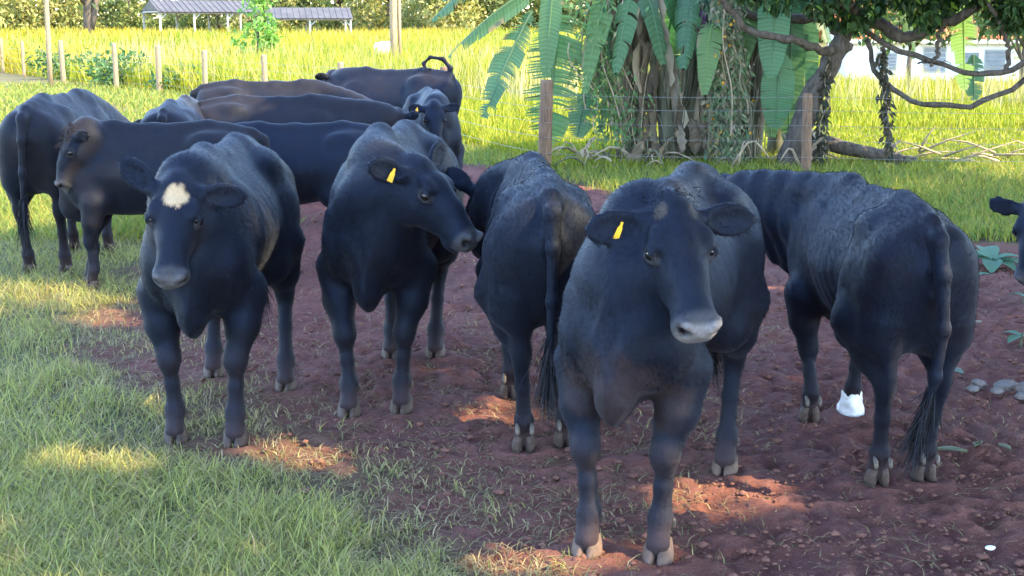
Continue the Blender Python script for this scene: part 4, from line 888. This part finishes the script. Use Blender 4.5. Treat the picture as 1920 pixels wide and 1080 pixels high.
# climbing vines over the stems
def vine(label, path, spread, n, seed, cols, wts, L=.10, flowers=0):
    r = np.random.RandomState(seed); p = spline(path, 60); org = np.array(path[0]); org[2] = 0
    t = empty('climbing_vine', org); tag(t, label, 'vine', 'vines on the banana stems')
    for k_ in range(5 if spread < .1 else 22):
        off = r.normal(0, spread*.8, 3)*[1, 1, 0]; f0 = r.uniform(.1, .5); ph = r.uniform(0, 6.28); i0 = r.randint(0, 25); i1 = r.randint(38, 61); dv = r.normal(0, .10, 3)*[1, .4, 0]*(spread > .1)
        MB().tube([q-org+off+dv*(i/60.)+np.array([.03*math.sin(i*f0+ph), 0, 0]) for i, q in enumerate(p)][i0:i1], [r.uniform(.004, .012)]*(i1-i0), 5).build('stem', M['stem' if k_ % 2 else 'deadwood'], t, True)
    i = r.randint(0, 60, n); P0 = np.array(p)[i]-org+r.normal(0, 1, (n, 3))*np.array([spread, spread, .05])
    D = rdir(r, n)*.7+np.array([0, -.25, -.8]); D /= np.linalg.norm(D, axis=1)[:, None]; N_ = rdir(r, n)*.6+np.array([0, -1., .4])
    ll = L*r.uniform(.6, 1.5, n); V, Q = leaf_quads(P0, D, N_, ll, ll*r.uniform(.18, .45, n))
    npmesh('foliage', V, Q, M['leaf'], t, False, np.repeat(pick(r, n, cols, wts), 5, 0))
    if flowers:
        P0 = np.array(p)[r.randint(0, 60, flowers)]-org+r.normal(0, 1, (flowers, 3))*np.array([spread, spread, .05])-[0, spread, 0]
        ll = np.full(flowers, .05); V, Q = leaf_quads(P0, rdir(r, flowers), np.tile([0, -1., 0], (flowers, 1))+rdir(r, flowers)*.4, ll, ll*.8)
        npmesh('flowers', V, Q, M['leaf'], t, False, np.tile([.55, .28, .03], (len(V), 1)))
    return t
VC = [(.09, .16, .08), (.13, .20, .10), (.17, .19, .11), (.25, .22, .15)]
vine('ragged vine with pale leaves and orange flowers hanging in a column', [(2.72, 17.9, 2.5), (2.70, 17.9, 1.6), (2.76, 17.9, .9), (2.80, 17.85, .05)], .12, 3000, 5, VC, [2, 3, 3, 3], .085, 40)
vine('leafy vine swallowing the left banana stems', [(1.15, 18.0, 2.4), (1.0, 17.95, 1.5), (1.25, 18.0, .9), (1.35, 18.0, .3)], .20, 1500, 6, [(.08, .17, .06), (.10, .20, .07), (.14, .20, .06), (.2, .18, .09)], [3, 3, 2, 1], .075)
vine('thin dry vine dangling beside the mango trunk', [(3.95, 17.6, 1.4), (3.93, 17.6, .9), (3.9, 17.6, .4), (3.92, 17.6, .1)], .035, 260, 7, [(.03, .035, .02), (.06, .05, .03)], [1, 1], .10)
vine('dark tangled vine hanging free below the limb', [(4.60, 17.5, 1.45), (4.66, 17.5, 1.0), (4.70, 17.5, .6), (4.78, 17.5, .1)], .03, 220, 9, [(.03, .035, .02), (.06, .05, .03)], [1, 1], .10)
# dead litter round the banana feet
r = np.random.RandomState(12); lt = empty('leaf_litter', (2.2, 18.0, 0)); tag(lt, 'heap of dead banana leaves and stalks round the foot of the clump', 'leaf litter')
for i in range(46):
    a = np.array([r.uniform(.9, 4.0), r.uniform(17.3, 18.6), .02]); d = unit([r.uniform(-1, 1), r.uniform(-.7, .3), r.uniform(-.05, .5)]); l_ = r.uniform(.3, .8)
    q = spline([a, a+d*l_*.5+[0, 0, .05], a+d*l_-[0, 0, d[2]*l_*.8]], 6); MB().tube([p-np.array([2.2, 18, 0]) for p in q], np.linspace(.022, .006, 6)*r.uniform(.6, 1.3), 5).build('stalk', M['deadwood' if i % 3 else 'stem'], lt, True)
for i in range(14):
    dry_leaf(lt, (2.2, 18, 0), (r.uniform(1.0, 3.9), r.uniform(17.4, 18.2), r.uniform(.3, .6)), r.uniform(.3, .5), 500+i)
for i in range(30):                                               # thin dead stalks leaning up the stems
    a = np.array([r.choice([1.55, 1.75, 2.05, 2.15, 2.7, 3.1])+r.normal(0, .14), r.uniform(17.7, 18.3), .0]); hh = r.uniform(.5, 1.7); q = spline([a, a+[r.normal(0, .06), 0, hh*.5], a+[r.normal(0, .16), .1, hh]], 7)
    MB().tube([p-np.array([2.2, 18, 0]) for p in q], np.linspace(.010, .003, 7)*r.uniform(.6, 1.4), 5).build('stalk', M['stem' if i % 4 else 'deadwood'], lt, True)
# fallen log and brush beyond the fence
t = empty('fallen_log', (4.6, 18.0, 0)); tag(t, 'dark fallen log lying beyond the fence', 'log')
MB().tube([np.array(p)-np.array([4.6, 18., 0]) for p in spline([(3.9, 18.2, .32), (4.3, 18.0, .22), (4.8, 17.9, .12), (5.2, 17.8, .05)], 10)], np.linspace(.11, .06, 10), 10, True, .08, r).build('trunk', M['bark'], t, True)
MB().tube([np.array(p)-np.array([4.6, 18., 0]) for p in ((4.7, 17.9, .15), (4.95, 18.2, .18), (5.15, 18.5, .26))], [.045, .035, .012], 7).build('branch', M['bark'], t, True)
t = empty('brush_pile', (5.6, 18.2, 0)); tag(t, 'pile of sunlit dry branches and palm litter in the grass', 'brush pile')
for i in range(20):
    a = np.array([r.uniform(4.9, 6.9), r.uniform(17.7, 18.7), r.uniform(.02, .12)]); d = unit([r.uniform(-1, 1), r.uniform(-.3, .3), r.uniform(-.05, .22)]); l_ = r.uniform(.3, .9)
    MB().tube([p-np.array([5.6, 18.2, 0]) for p in (a, a+d*l_*.5+[0, 0, r.uniform(0, .05)], a+d*l_)], [.018, .014, .005], 5).build('branch', M['deadwood'], t, True)
# low plants on the bare soil at the right
def ground_plant(pos, leaves, L, seed, label):
    r = np.random.RandomState(seed); t = empty('broadleaf_seedling', (*pos, 0)); tag(t, label, 'seedling', 'broadleaf seedlings on the soil')
    for k_ in range(leaves):
        a = 6.28*k_/leaves+r.uniform(-.3, .3); d = np.array([math.cos(a), math.sin(a), r.uniform(.15, .6)]); d = unit(d); l_ = L*r.uniform(.8, 1.2); sd = unit(np.cross(d, [0, 0, 1.])); V = []; nseg = 7
        for i in range(nseg+1):
            u = i/nseg; c_ = d*l_*u*1.0+np.array([0, 0, .03-.35*l_*u*u+.02]); w_ = l_*.24*math.sin(math.pi*(u*.93+.035))**.8; V += [c_+sd*w_+[0, 0, w_*.25], c_, c_-sd*w_+[0, 0, w_*.25]]
        F = np.array([[i*3+j, i*3+j+1, i*3+j+4, i*3+j+3] for i in range(nseg) for j in range(2)])
        cc = np.array([(.10, .20, .13), (.13, .24, .16), (.08, .17, .10)][r.randint(3)])
        npmesh('leaf', np.array(V), F, M['leaf'], t, True, np.tile(cc, (len(V), 1)))
    MB().tube([(0, 0, -.03), (0, 0, .04), (.005, 0, .07)], [.01, .009, .005], 6).build('stem', M['stem'], t)
ground_plant((3.62, 10.3), 9, .30, 1, 'broad grey-green seedling beside the cow reaching its head in')
ground_plant((2.90, 7.70), 5, .13, 2, 'small leafy seedling near the pale stones')
ground_plant((3.25, 9.6), 3, .16, 3, 'flat little seedling with few leaves behind the bandaged cow')
ground_plant((3.35, 8.9), 3, .10, 4, 'tiny pale seedling between two larger ones')
STONE_LABELS = ['largest pale stone at the middle of the small stone heap', 'rounded stone leaning on the largest one in the heap', 'broad flat stone at the outer end of the stone heap', 'small stone wedged in front of the heap', 'stone lying behind the broad flat one in the heap', "little stone nearest the bandaged cow's tail", 'tiny stone lying apart in front of the heap']
for i, (x_, y_, s_) in enumerate(((2.46, 6.72, .055), (2.36, 6.78, .045), (2.55, 6.62, .06), (2.40, 6.64, .035), (2.58, 6.76, .04), (2.30, 6.70, .03), (2.49, 6.55, .03))):
    V, F = sphere(s_*.8, 8, 5); V = np.array(V); V *= (1+1.3*(fbm3(V*22+i*9, 2)-.5))[:, None]*np.array([1.25, 1, .7])
    o = npmesh('stone', V, F, M['stone'], None, False); o.location = (x_, y_, s_*.35); tag(o, STONE_LABELS[i], 'stone', 'heap of pale stones')
def flat_leaf(pos, L, rz, c, label):
    V = []; nseg = 6
    for i in range(nseg+1):
        u = i/nseg; w_ = L*.22*math.sin(math.pi*(u*.95+.025)); z = .018+.04*L*4*u*(1-u); V += [(L*(u-.5), w_, z+.012), (L*(u-.5), 0, z), (L*(u-.5), -w_, z+.016)]
    o = npmesh('fallen_leaf', np.array(V), np.array([[i*3+j, i*3+j+1, i*3+j+4, i*3+j+3] for i in range(nseg) for j in range(2)]), M['leaf'], None, True, np.tile(c, (len(V), 1)))
    o.location = (*pos, 0); o.rotation_euler = (0, 0, rz); tag(o, label, 'leaf', 'leaves fallen on the soil')
flat_leaf((1.86, 5.64), .13, -.3, (.22, .25, .17), 'long pale fallen leaf on the soil by the bandaged cow')
flat_leaf((2.0, 5.72), .08, .9, (.13, .15, .09), 'small curled green leaf beside the long pale leaf')
flat_leaf((2.1, 5.68), .07, 2.0, (.16, .16, .11), 'small dull leaf beyond the long pale leaf')
flat_leaf((2.30, 7.0), .14, 1.9, (.12, .17, .12), 'grey-green fallen leaf next to the pale stones')
flat_leaf((2.78, 8.2), .13, .1, (.30, .27, .22), 'dry tan leaf lying behind the bandaged cow')
V, F = sphere(.015, 8, 5); V = np.array(V)*(1+.5*(fbm3(np.array(V)*60, 2)-.5))[:, None]*[1.2, 1, .5]
o = npmesh('paper_scrap', V, F, M['paper']); o.location = (1.66, 4.56, .012); tag(o, 'crumpled white scrap lying on the red soil', 'scrap')
# ------------------------------------------------------------------ far field: trees, sheds, poles, house
rs = np.random.RandomState(77)
WARM = [(.20, .21, .06), (.27, .26, .08), (.14, .165, .05), (.33, .28, .11)]; DEEP = [(.09, .125, .035), (.13, .16, .045), (.18, .19, .06), (.07, .095, .03)]
def far_tree(x, y, h, rx, n, cols, label, trunk=.25, low=.25, L=.5, name='tree', group='trees beyond the field'):
    g = gh(x, y); t = empty(name, (x, y, g)); tag(t, label, 'tree', group)
    MB().tube([(0, 0, -.2), (.05*rx*rs.uniform(-1, 1), 0, h*.25), (.12*rx*rs.uniform(-1, 1), 0, h*.55)], [trunk, trunk*.8, trunk*.5], 9, True, .08, rs).build('trunk', M['bark_far'], t, True)
    for k_ in range(4):
        a = rs.uniform(0, 6.28); MB().tube([(0, 0, h*rs.uniform(.2, .45)), (.35*rx*math.cos(a), .35*rx*math.sin(a), h*.5), (.7*rx*math.cos(a), .7*rx*math.sin(a), h*.65)], [trunk*.5, trunk*.35, trunk*.15], 7).build('limb', M['bark_far'], t, True)
    cl = []
    for k_ in range(46):
        a = rs.uniform(0, 6.28); q = math.sqrt(rs.uniform(0, 1)); zz = low+(.95-low)*rs.uniform(0, 1)**1.5; sp = math.sin(math.pi*min(1, .25+zz*.75))
        cl.append(((rx*q*math.cos(a)*sp, rx*q*math.sin(a)*sp, h*zz), rx*rs.uniform(.22, .38)))
    crown('crown', t, rs, n, cl, L, cols, [3, 3, 2, 1], 'leaf', (0, 0, 0), .7, .3); return t
for x, y, h, rx, cols, lb, low, n in (
    (-51, 128, 11, 6, WARM, 'tawny leafed tree at the end of the field row', .05, 3600), (-43.5, 132, 10, 5.2, WARM, 'broad sunlit tree next to the tawny one beyond the field', .05, 3200), (-38, 140, 12, 5.5, DEEP, 'deep green tree behind the bare trunk beyond the field', .05, 3200),
    (-31, 150, 12, 6, DEEP, 'tall shadowy tree standing behind the open sheds', .05, 3200), (-24, 138, 11, 5.5, WARM, 'leafy tree rising behind the gabled shed', .05, 3200), (-17.5, 142, 11, 5.5, DEEP, 'green tree filling the gap between both sheds', .05, 3200),
    (-11.5, 132, 10, 5, WARM, 'yellowish tree behind the low shed roof', .05, 3200), (-6.5, 122, 9, 4.6, WARM, 'rounded golden-green tree next to the utility pole', .04, 3600), (-1.5, 128, 10, 4.6, DEEP, 'dense tree past the white tank, partly behind banana leaves', .05, 3200),
    (4.5, 130, 10, 5, DEEP, 'far tree glimpsed through the banana leaves', .05, 2600), (11, 125, 9, 5, WARM, 'far tree seen past the mango limbs', .05, 2600), (38, 96, 9, 5, WARM, 'sunlit tree beyond the end of the white house', .05, 3000)):
    far_tree(x, y, h, rx, n*2, cols, lb, .3, low)
bt = far_tree(-30.3, 101, 9, 4.5, 1500, DEEP, 'tree with a thick forked bare trunk across the field', .42, .42)
MB().tube([(.1, 0, .9), (.5, 0, 2.2), (.9, 0, 4.4)], [.3, .24, .18], 9).build('limb', M['bark_far'], bt, True)
far_tree(-10.85, 60, 3.6, 1.0, 900, [(.12, .26, .05), (.16, .30, .06), (.09, .20, .04), (.2, .3, .08)], 'bright green sapling growing in the meadow in front of the sheds', .06, .12, .26, 'sapling', 'young trees in the meadow')
def weed(x, y, r_, h, n, label, cols, L=.16):
    g = gh(x, y); t = empty('bush', (x, y, g)); tag(t, label, 'bush', 'bushes in the meadow')
    for k_ in range(5):
        a = rs.uniform(0, 6.28); MB().tube([(0, 0, -.05), (.2*r_*math.cos(a), .2*r_*math.sin(a), h*.4), (.5*r_*math.cos(a), .5*r_*math.sin(a), h*.8)], [.02, .014, .006], 5).build('stem', M['bark_far'], t)
    cl = [((r_*rs.uniform(-.7, .7), r_*rs.uniform(-.7, .7), h*rs.uniform(.15, .85)), r_*rs.uniform(.25, .45)) for _ in range(14)]
    crown('foliage', t, rs, n, cl, L, cols, [3, 3, 2, 1], 'leaf', (0, 0, 0), .7, .2)
WEED = [(.05, .12, .04), (.07, .15, .045), (.04, .09, .035), (.11, .17, .05)]
weed(-11.2, 40.5, 1.2, 1.0, 900, 'dark green bush crowding the thin leaning pole', WEED); weed(-14.6, 46, 1.1, .9, 800, 'low dark weed bush among the far fence posts', WEED); weed(-8.6, 37.6, 1.0, .75, 700, 'scrubby bush just beyond the far fence', WEED)
weed(-20.5, 56, 1.3, 1.0, 700, 'bush at the far end of the fence', WEED); weed(-4.9, 47, .5, .8, 300, 'small green bush near the utility pole', WEED)
weed(26.3, 66, 2.6, 2.6, 1500, 'pale yellow-green shrub at the corner of the white house', [(.22, .24, .08), (.28, .27, .10), (.16, .19, .06), (.32, .28, .12)], .25)
weed(23.6, 57, 1.5, 1.2, 700, 'low shrub in front of the white house', [(.16, .2, .06), (.22, .23, .08), (.10, .15, .05), (.25, .2, .09)], .2)
for x_, y_, h_, r_, lb in ((14.2, 50, 6.2, 2.6, 'leafy garden tree hiding the roof edge of the white house'), (19.0, 52, 6.6, 2.8, 'garden tree standing before the middle of the white house'), (16.8, 46, 5.6, 1.7, 'slim garden tree between its two broader neighbours by the house')):
    far_tree(x_, y_, h_, r_, 1900, [(.05, .09, .025), (.08, .12, .03), (.12, .16, .04), (.035, .06, .02)], lb, .11, .46, .30, 'garden_tree', 'garden trees by the house')
# the wood that closes the view
wn = 26000; wx = rs.uniform(-95, 95, wn); wy = 168+rs.uniform(0, 14, wn); wz = rs.uniform(0, 1, wn)**1.3*(9+5*fbm2(wx*.09, wy*0, 3)); wD = rdir(rs, wn); wl = rs.uniform(.6, 1.5, wn)
Vw, Qw = leaf_quads(np.stack([wx, wy, gh_np(wx, wy)+wz], -1), wD, rdir(rs, wn)+np.array([0, -.6, .6]), wl, wl*.6)
tag(npmesh('woodland', Vw, Qw, M['leaf'], None, False, np.repeat(pick(rs, wn, DEEP+WARM, [2, 2, 2, 1, 2, 2, 1, 1]), 5, 0)), 'distant wood closing off the view behind the sheds', 'wood', kind='stuff')
# open sheds
def shed(cx, cy, ln, wd_, rz, eave, ridge, label, bays=3):
    g = gh(cx, cy); t = empty('open_shed', (cx, cy, g), rz); tag(t, label, 'shed', 'open sheds across the field')
    for sg in (1, -1):
        a = [(-ln/2, sg*(wd_/2+.3), eave-.12), (ln/2, sg*(wd_/2+.3), eave-.12), (ln/2, 0, ridge), (-ln/2, 0, ridge)]
        MB().quad(*a).quad(*[(p[0], p[1], p[2]-.06) for p in a][::-1]).build('roof_sheet', M['roof_metal'], t)
        nr = int(ln/.45)
        for i in range(nr):
            u = -ln/2+(i+.5)*ln/nr; MB().tube([(u, sg*(wd_/2+.3), eave-.10), (u, 0, ridge+.02)], [.03, .03], 4).build('roof_rib', M['roof_metal'], t)
        MB().box((0, sg*wd_/2, eave-.18), (ln, .10, .14)).build('beam', M['frame_metal'], t)
        for i in range(bays+1):
            u = -ln/2+.15+i*(ln-.3)/bays
            MB().box((u, sg*wd_/2, eave/2-.2), (.14, .14, eave+.1)).build('post', M['frame_metal'], t)
            MB().tube([(u, sg*wd_/2, eave-.7), (u+(.55 if i < bays else -.55), sg*wd_/2, eave-.2)], [.045, .045], 6).build('brace', M['frame_metal'], t)
    for e in (-1, 1):
        MB().quad((e*ln/2, -wd_/2, eave-.02), (e*ln/2, wd_/2, eave-.02), (e*ln/2, 0, ridge-.03)).build('gable', M['roof_metal'], t)
        MB().box((e*(ln/2-.1), 0, eave-.1), (.1, wd_, .12)).build('beam', M['frame_metal'], t)
shed(-24.6, 112, 8.2, 5.2, math.radians(28), 2.25, 3.05, 'open shed with gabled metal roof and pale posts across the field')
shed(-15.6, 108, 6.4, 4.2, math.radians(12), 1.75, 2.45, 'lower open shed with a flat-looking metal roof beside the bright sapling', 2)
# poles
def pole(x, y, r_, h, lean, label, name='utility_pole', group=None):
    g = gh(x, y); t = empty(name, (x, y, g)); tag(t, label, 'pole', group)
    MB().tube([(lean*u, 0, -.3+(h+.3)*u) for u in (0, .25, .5, .75, 1)], [r_, r_*.97, r_*.94, r_*.9, r_*.86], 10, True, .03, rs).build('shaft', M['post_sun'], t, True); return t
up = pole(-4.55, 54, .15, 7.5, .05, 'thick wooden utility pole standing in the meadow')
MB().tube([(.24, .05, -.2), (.24, .05, 3.6)], [.07, .06], 8).build('stub_post', M['post_sun'], up, True); MB().box((0, -.02, 6.9), (1.8, .12, .14)).build('crossarm', M['post_sun'], up)
for e in (-.8, -.3, .3, .8): MB().tube([(e, -.02, 6.97), (e, -.02, 7.15)], [.04, .05], 7).build('insulator', M['frame_metal'], up)
tp = pole(-13.25, 40.2, .075, 5.2, .05, 'thin tall wooden pole rising above the far fence posts', 'thin_pole')
MB().tube([(.0, 0, 1.9), (.25, 0, 2.15)], [.02, .01], 5).build('bracket', M['post_sun'], tp)
# white tank
t = empty('water_tank', (-5.25, 58, gh(-5.25, 58))); tag(t, 'small white water tank in the grass beside the utility pole', 'tank')
MB().tube([(0, 0, 0), (0, 0, .05), (0, 0, .9), (0, 0, 1.0)], [.42, .45, .45, .36], 16).build('body', M['tank'], t, True); MB().tube([(0, 0, 1.0), (0, 0, 1.06)], [.2, .2], 12).build('lid', M['frame_metal'], t, True)
# white house with tiled roof
hx_, hy_ = 21.4, 70.; hg = gh(hx_, hy_)-.1
t = empty('white_house', (hx_, hy_, hg), math.radians(-4)); tag(t, 'white plastered house with orange tiled roof behind the trees', 'house')
W_, D_, E_ = 9.4, 6.0, 2.95
MB().box((0, D_/2, E_/2), (W_, D_, E_)).build('wall', M['plaster'], t)
for wx, wz, ww, wh in ((-.35, 1.75, 1.0, 1.15), (-2.7, 1.65, .9, .8), (2.6, 1.7, .9, 1.0)):
    fr_ = MB().box((wx, -.02, wz), (ww+.12, .08, wh+.12)).build('window', M['frame_metal'], t)
    for k_ in range(5): MB().box((wx, -.075, wz-wh/2+(k_+.5)*wh/5), (ww, .03, wh/5*.8)).build('louvre', M['shutter'], fr_)
MB().box((1.35, -.03, 1.05), (.9, .06, 2.1)).build('door', M['shutter'], t)
rf = MB(); ov = .6; rz_ = 5.2
rf.quad((-W_/2-ov, -ov, E_-.22), (W_/2+ov, -ov, E_-.22), (W_/2+ov, D_/2, rz_), (-W_/2-ov, D_/2, rz_)); rf.quad((W_/2+ov, D_+ov, E_-.22), (-W_/2-ov, D_+ov, E_-.22), (-W_/2-ov, D_/2, rz_), (W_/2+ov, D_/2, rz_))
rf.quad((-W_/2-ov, -ov, E_-.34), (-W_/2-ov, D_/2, rz_-.12), (W_/2+ov, D_/2, rz_-.12), (W_/2+ov, -ov, E_-.34))
rfo = rf.build('roof', M['tile'], t)
for i in range(42):
    u = -W_/2-ov+(i+.5)*(W_+2*ov)/42; MB().tube([(u, -ov, E_-.20), (u, D_/2, rz_+.02)], [.085, .085], 6).build('tile_row', M['tile'], rfo)
MB().box((0, -ov-.03, E_-.3), (W_+2*ov, .05, .16)).build('fascia', M['plaster'], t)
QUICK = (.009, .016)
# ------------------------------------------------------------------ the herd
Q1, Q2 = QUICK
cowF = build_cow([(.50, 4.48), (.26, 4.53), (.87, 5.42), (.63, 5.62)], (.505, 4.44, 1.215), (.585, 4.14, .90), s=1.0, fat=.92, hs=.92, muz=1., vox=Q1, seed=3, hair=64000, mudknee=.15, roll=.0,
    curl=(520, .045, (.008, .007, .0085), .07), label='black cow with yellow ear tag and two tan spots on its forehead, on bare soil', tags=((-1, .35, .10, .62),), ears=(((.05, 1, -.02), (.62, 0, .75)), ((.10, 1, -.12), (.62, .2, .75))),
    paint=[(('h', (.055, .062, .06)), (.032, .026, .05), (.055, .042, .033), .7), (('h', (.05, -.058, .06)), (.026, .026, .05), (.065, .05, .038), .75), (('b', (.66, .0, .62)), (.2, .2, .2), (.030, .019, .017), .7), (('b', (.5, -.14, .60)), (.12, .1, .16), (.034, .022, .019), .7), (('b', (.5, .14, .58)), (.12, .1, .14), (.034, .022, .019), .6)])
cowA = build_cow([(-1.20, 5.79), (-1.47, 5.83), (-1.13, 6.72), (-1.55, 7.0)], (-1.365, 5.64, 1.155), (-1.355, 5.40, .85), s=1.01, fat=.92, vox=Q1, seed=5, hair=64000, mudknee=.1, star=True, hump=.01,
    label='black cow with a cream star on its forehead, standing in the grass', ears=(((.02, 1, -.08), (.62, 0, .75)), ((-.6, .75, .35), (.4, .1, .8))), roll=-.04)
cowC = build_cow([(-.52, 6.32), (-.76, 6.25), (-.42, 7.42), (-.66, 7.40)], (-.435, 6.08, 1.185), (-.165, 5.93, .915), s=1.03, vox=Q1, seed=7, hair=64000, hump=.03, mudknee=.05, fat=.92,
    label='black cow turning its head sideways, long yellow tag in its ear', tags=((-1, .45, .09, .85),), ears=(((-.45, .8, .35), (.5, .2, .6)), ((-.55, .9, -.1), (.6, .3, .5))))
cowD = build_cow([(-.01, 6.57), (.19, 6.62), (.05, 5.71), (.23, 5.77)], (-.12, 7.12, .98), (-.16, 7.3, .62), s=.95, vox=Q1, seed=9, hair=52000, fat=.90,
    label='black cow seen from behind, tail hanging straight, head hidden beyond its shoulder', ears=(((-.5, .7, .5), (.6, 0, .7)), ((-.1, 1, .0), (.6, 0, .7))))
cowG = build_cow([(1.37, 6.17), (1.59, 6.28), (1.45, 5.27), (1.65, 5.32)], (1.06, 6.85, 1.02), (.92, 7.1, .60), s=.91, vox=Q1, seed=11, hair=64000, coat='rust', fat=.88, wrap=1,
    label='black cow seen from behind with a white bandage on one front hoof', tail=[(-.74, 0, 1.17), (-.82, 0, 1.12), (-.86, -.01, .98), (-.875, -.02, .76), (-.87, .0, .56), (-.86, .02, .46)])
cowB = build_cow([(-2.88, 9.36), (-2.98, 9.66), (-1.92, 9.36), (-1.90, 9.64)], (-2.93, 9.36, 1.09), (-3.10, 9.28, .68), s=.91, vox=Q2, seed=13, hair=26000, coat='brown', mudknee=.0, curl=(700, .09, (.016, .012, .0105), .16),
    label='black cow in profile with shaggy brown hair on its poll', ears=(((-.3, 1, -.2), (.7, .2, .6)), ((-.3, 1, -.2), (.7, .2, .6))))
cowO = build_cow([(-2.02, 10.02), (-2.00, 10.28), (-1.13, 10.02), (-1.11, 10.28)], (-2.46, 10.14, .90), (-2.66, 10.12, .58), s=.87, vox=Q2, seed=14, coat='rust', hair=12000,
    label='dark cow in profile whose straight back fills the gap between two front-facing cows')
cowL = build_cow([(-3.50, 10.95), (-3.22, 10.93), (-3.52, 9.97), (-3.24, 9.93)], (-3.25, 11.55, 1.0), (-3.2, 11.8, .62), s=1.03, vox=Q2, seed=15, hair=18000, coat='brown', fat=.9, label='dark cow seen from behind in the grass, standing past the shaggy-headed cow')
cowM = build_cow([(-3.02, 12.5), (-2.76, 12.5), (-2.98, 11.5), (-2.70, 11.48)], (-2.9, 13.1, .95), (-2.9, 13.35, .6), s=.93, vox=Q2, seed=17, coat='brown', label='dark cow mostly hidden, only its humped back showing over the shaggy-headed cow')
cowJ = build_cow([(-1.55, 12.45), (-1.60, 12.70), (-2.60, 12.30), (-2.68, 12.58)], (-1.05, 12.75, 1.0), (-.92, 12.95, .62), s=.93, vox=Q2, seed=19, coat='brown', label='dark cow with a sunlit brown rump standing sideways behind the shaggy-headed cow')
cowI = build_cow([(-1.88, 14.25), (-1.92, 14.50), (-3.0, 14.10), (-3.05, 14.38)], (-1.35, 14.0, .95), (-1.2, 13.8, .55), s=.98, vox=Q2, seed=21, coat='brown', label='long-backed dark cow standing sideways between the fence and the rest of the herd')
cowN = build_cow([(-1.75, 15.8), (-1.68, 16.1), (-1.05, 15.5), (-.88, 15.75)], (-2.05, 16.2, 1.22), (-2.4, 16.5, 1.0), s=1.04, vox=Q2, seed=23, coat='rust', tail_r=.62, label='dark cow with its tail curled up over its back', ears=(((-.1, 1, .05), (.5, 0, .8)), ((-.1, 1, .05), (.5, 0, .8))),
    tail=[(-.70, 0, 1.17), (-.72, .0, 1.26), (-.64, .02, 1.36), (-.50, .04, 1.38), (-.42, .05, 1.31), (-.46, .06, 1.24), (-.52, .06, 1.26)])
cowK = build_cow([(-.55, 13.05), (-.82, 13.10), (-.75, 14.15), (-1.0, 14.12)], (-.72, 12.85, 1.06), (-.68, 12.62, .68), s=.93, vox=Q2, seed=25, label='dark cow facing forward with a yellow ear tag, peering over another cow', tags=((-1, .2, .10, 1.),),
    ears=(((-.1, 1, .05), (.5, 0, .8)), ((-.1, 1, -.05), (.5, 0, .8))))
cowH = build_cow([(3.02, 7.2), (2.87, 6.95), (3.92, 6.75), (3.82, 6.5)], (2.68, 7.0, .90), (2.58, 6.86, .54), s=.95, vox=Q2, seed=27, label='black cow reaching its head into the clearing, one ear held out', ears=(((-.1, 1, .1), (.5, 0, .8)), ((-.1, 1, .12), (.5, 0, .8))))
hs = np.random.RandomState(8)
poll_curls(cowB, (-1.02, .0, 1.06), (.03, .05, .03), 260, .10, (.055, .038, .027), hs, (-.2, 0, .6)) if False else None
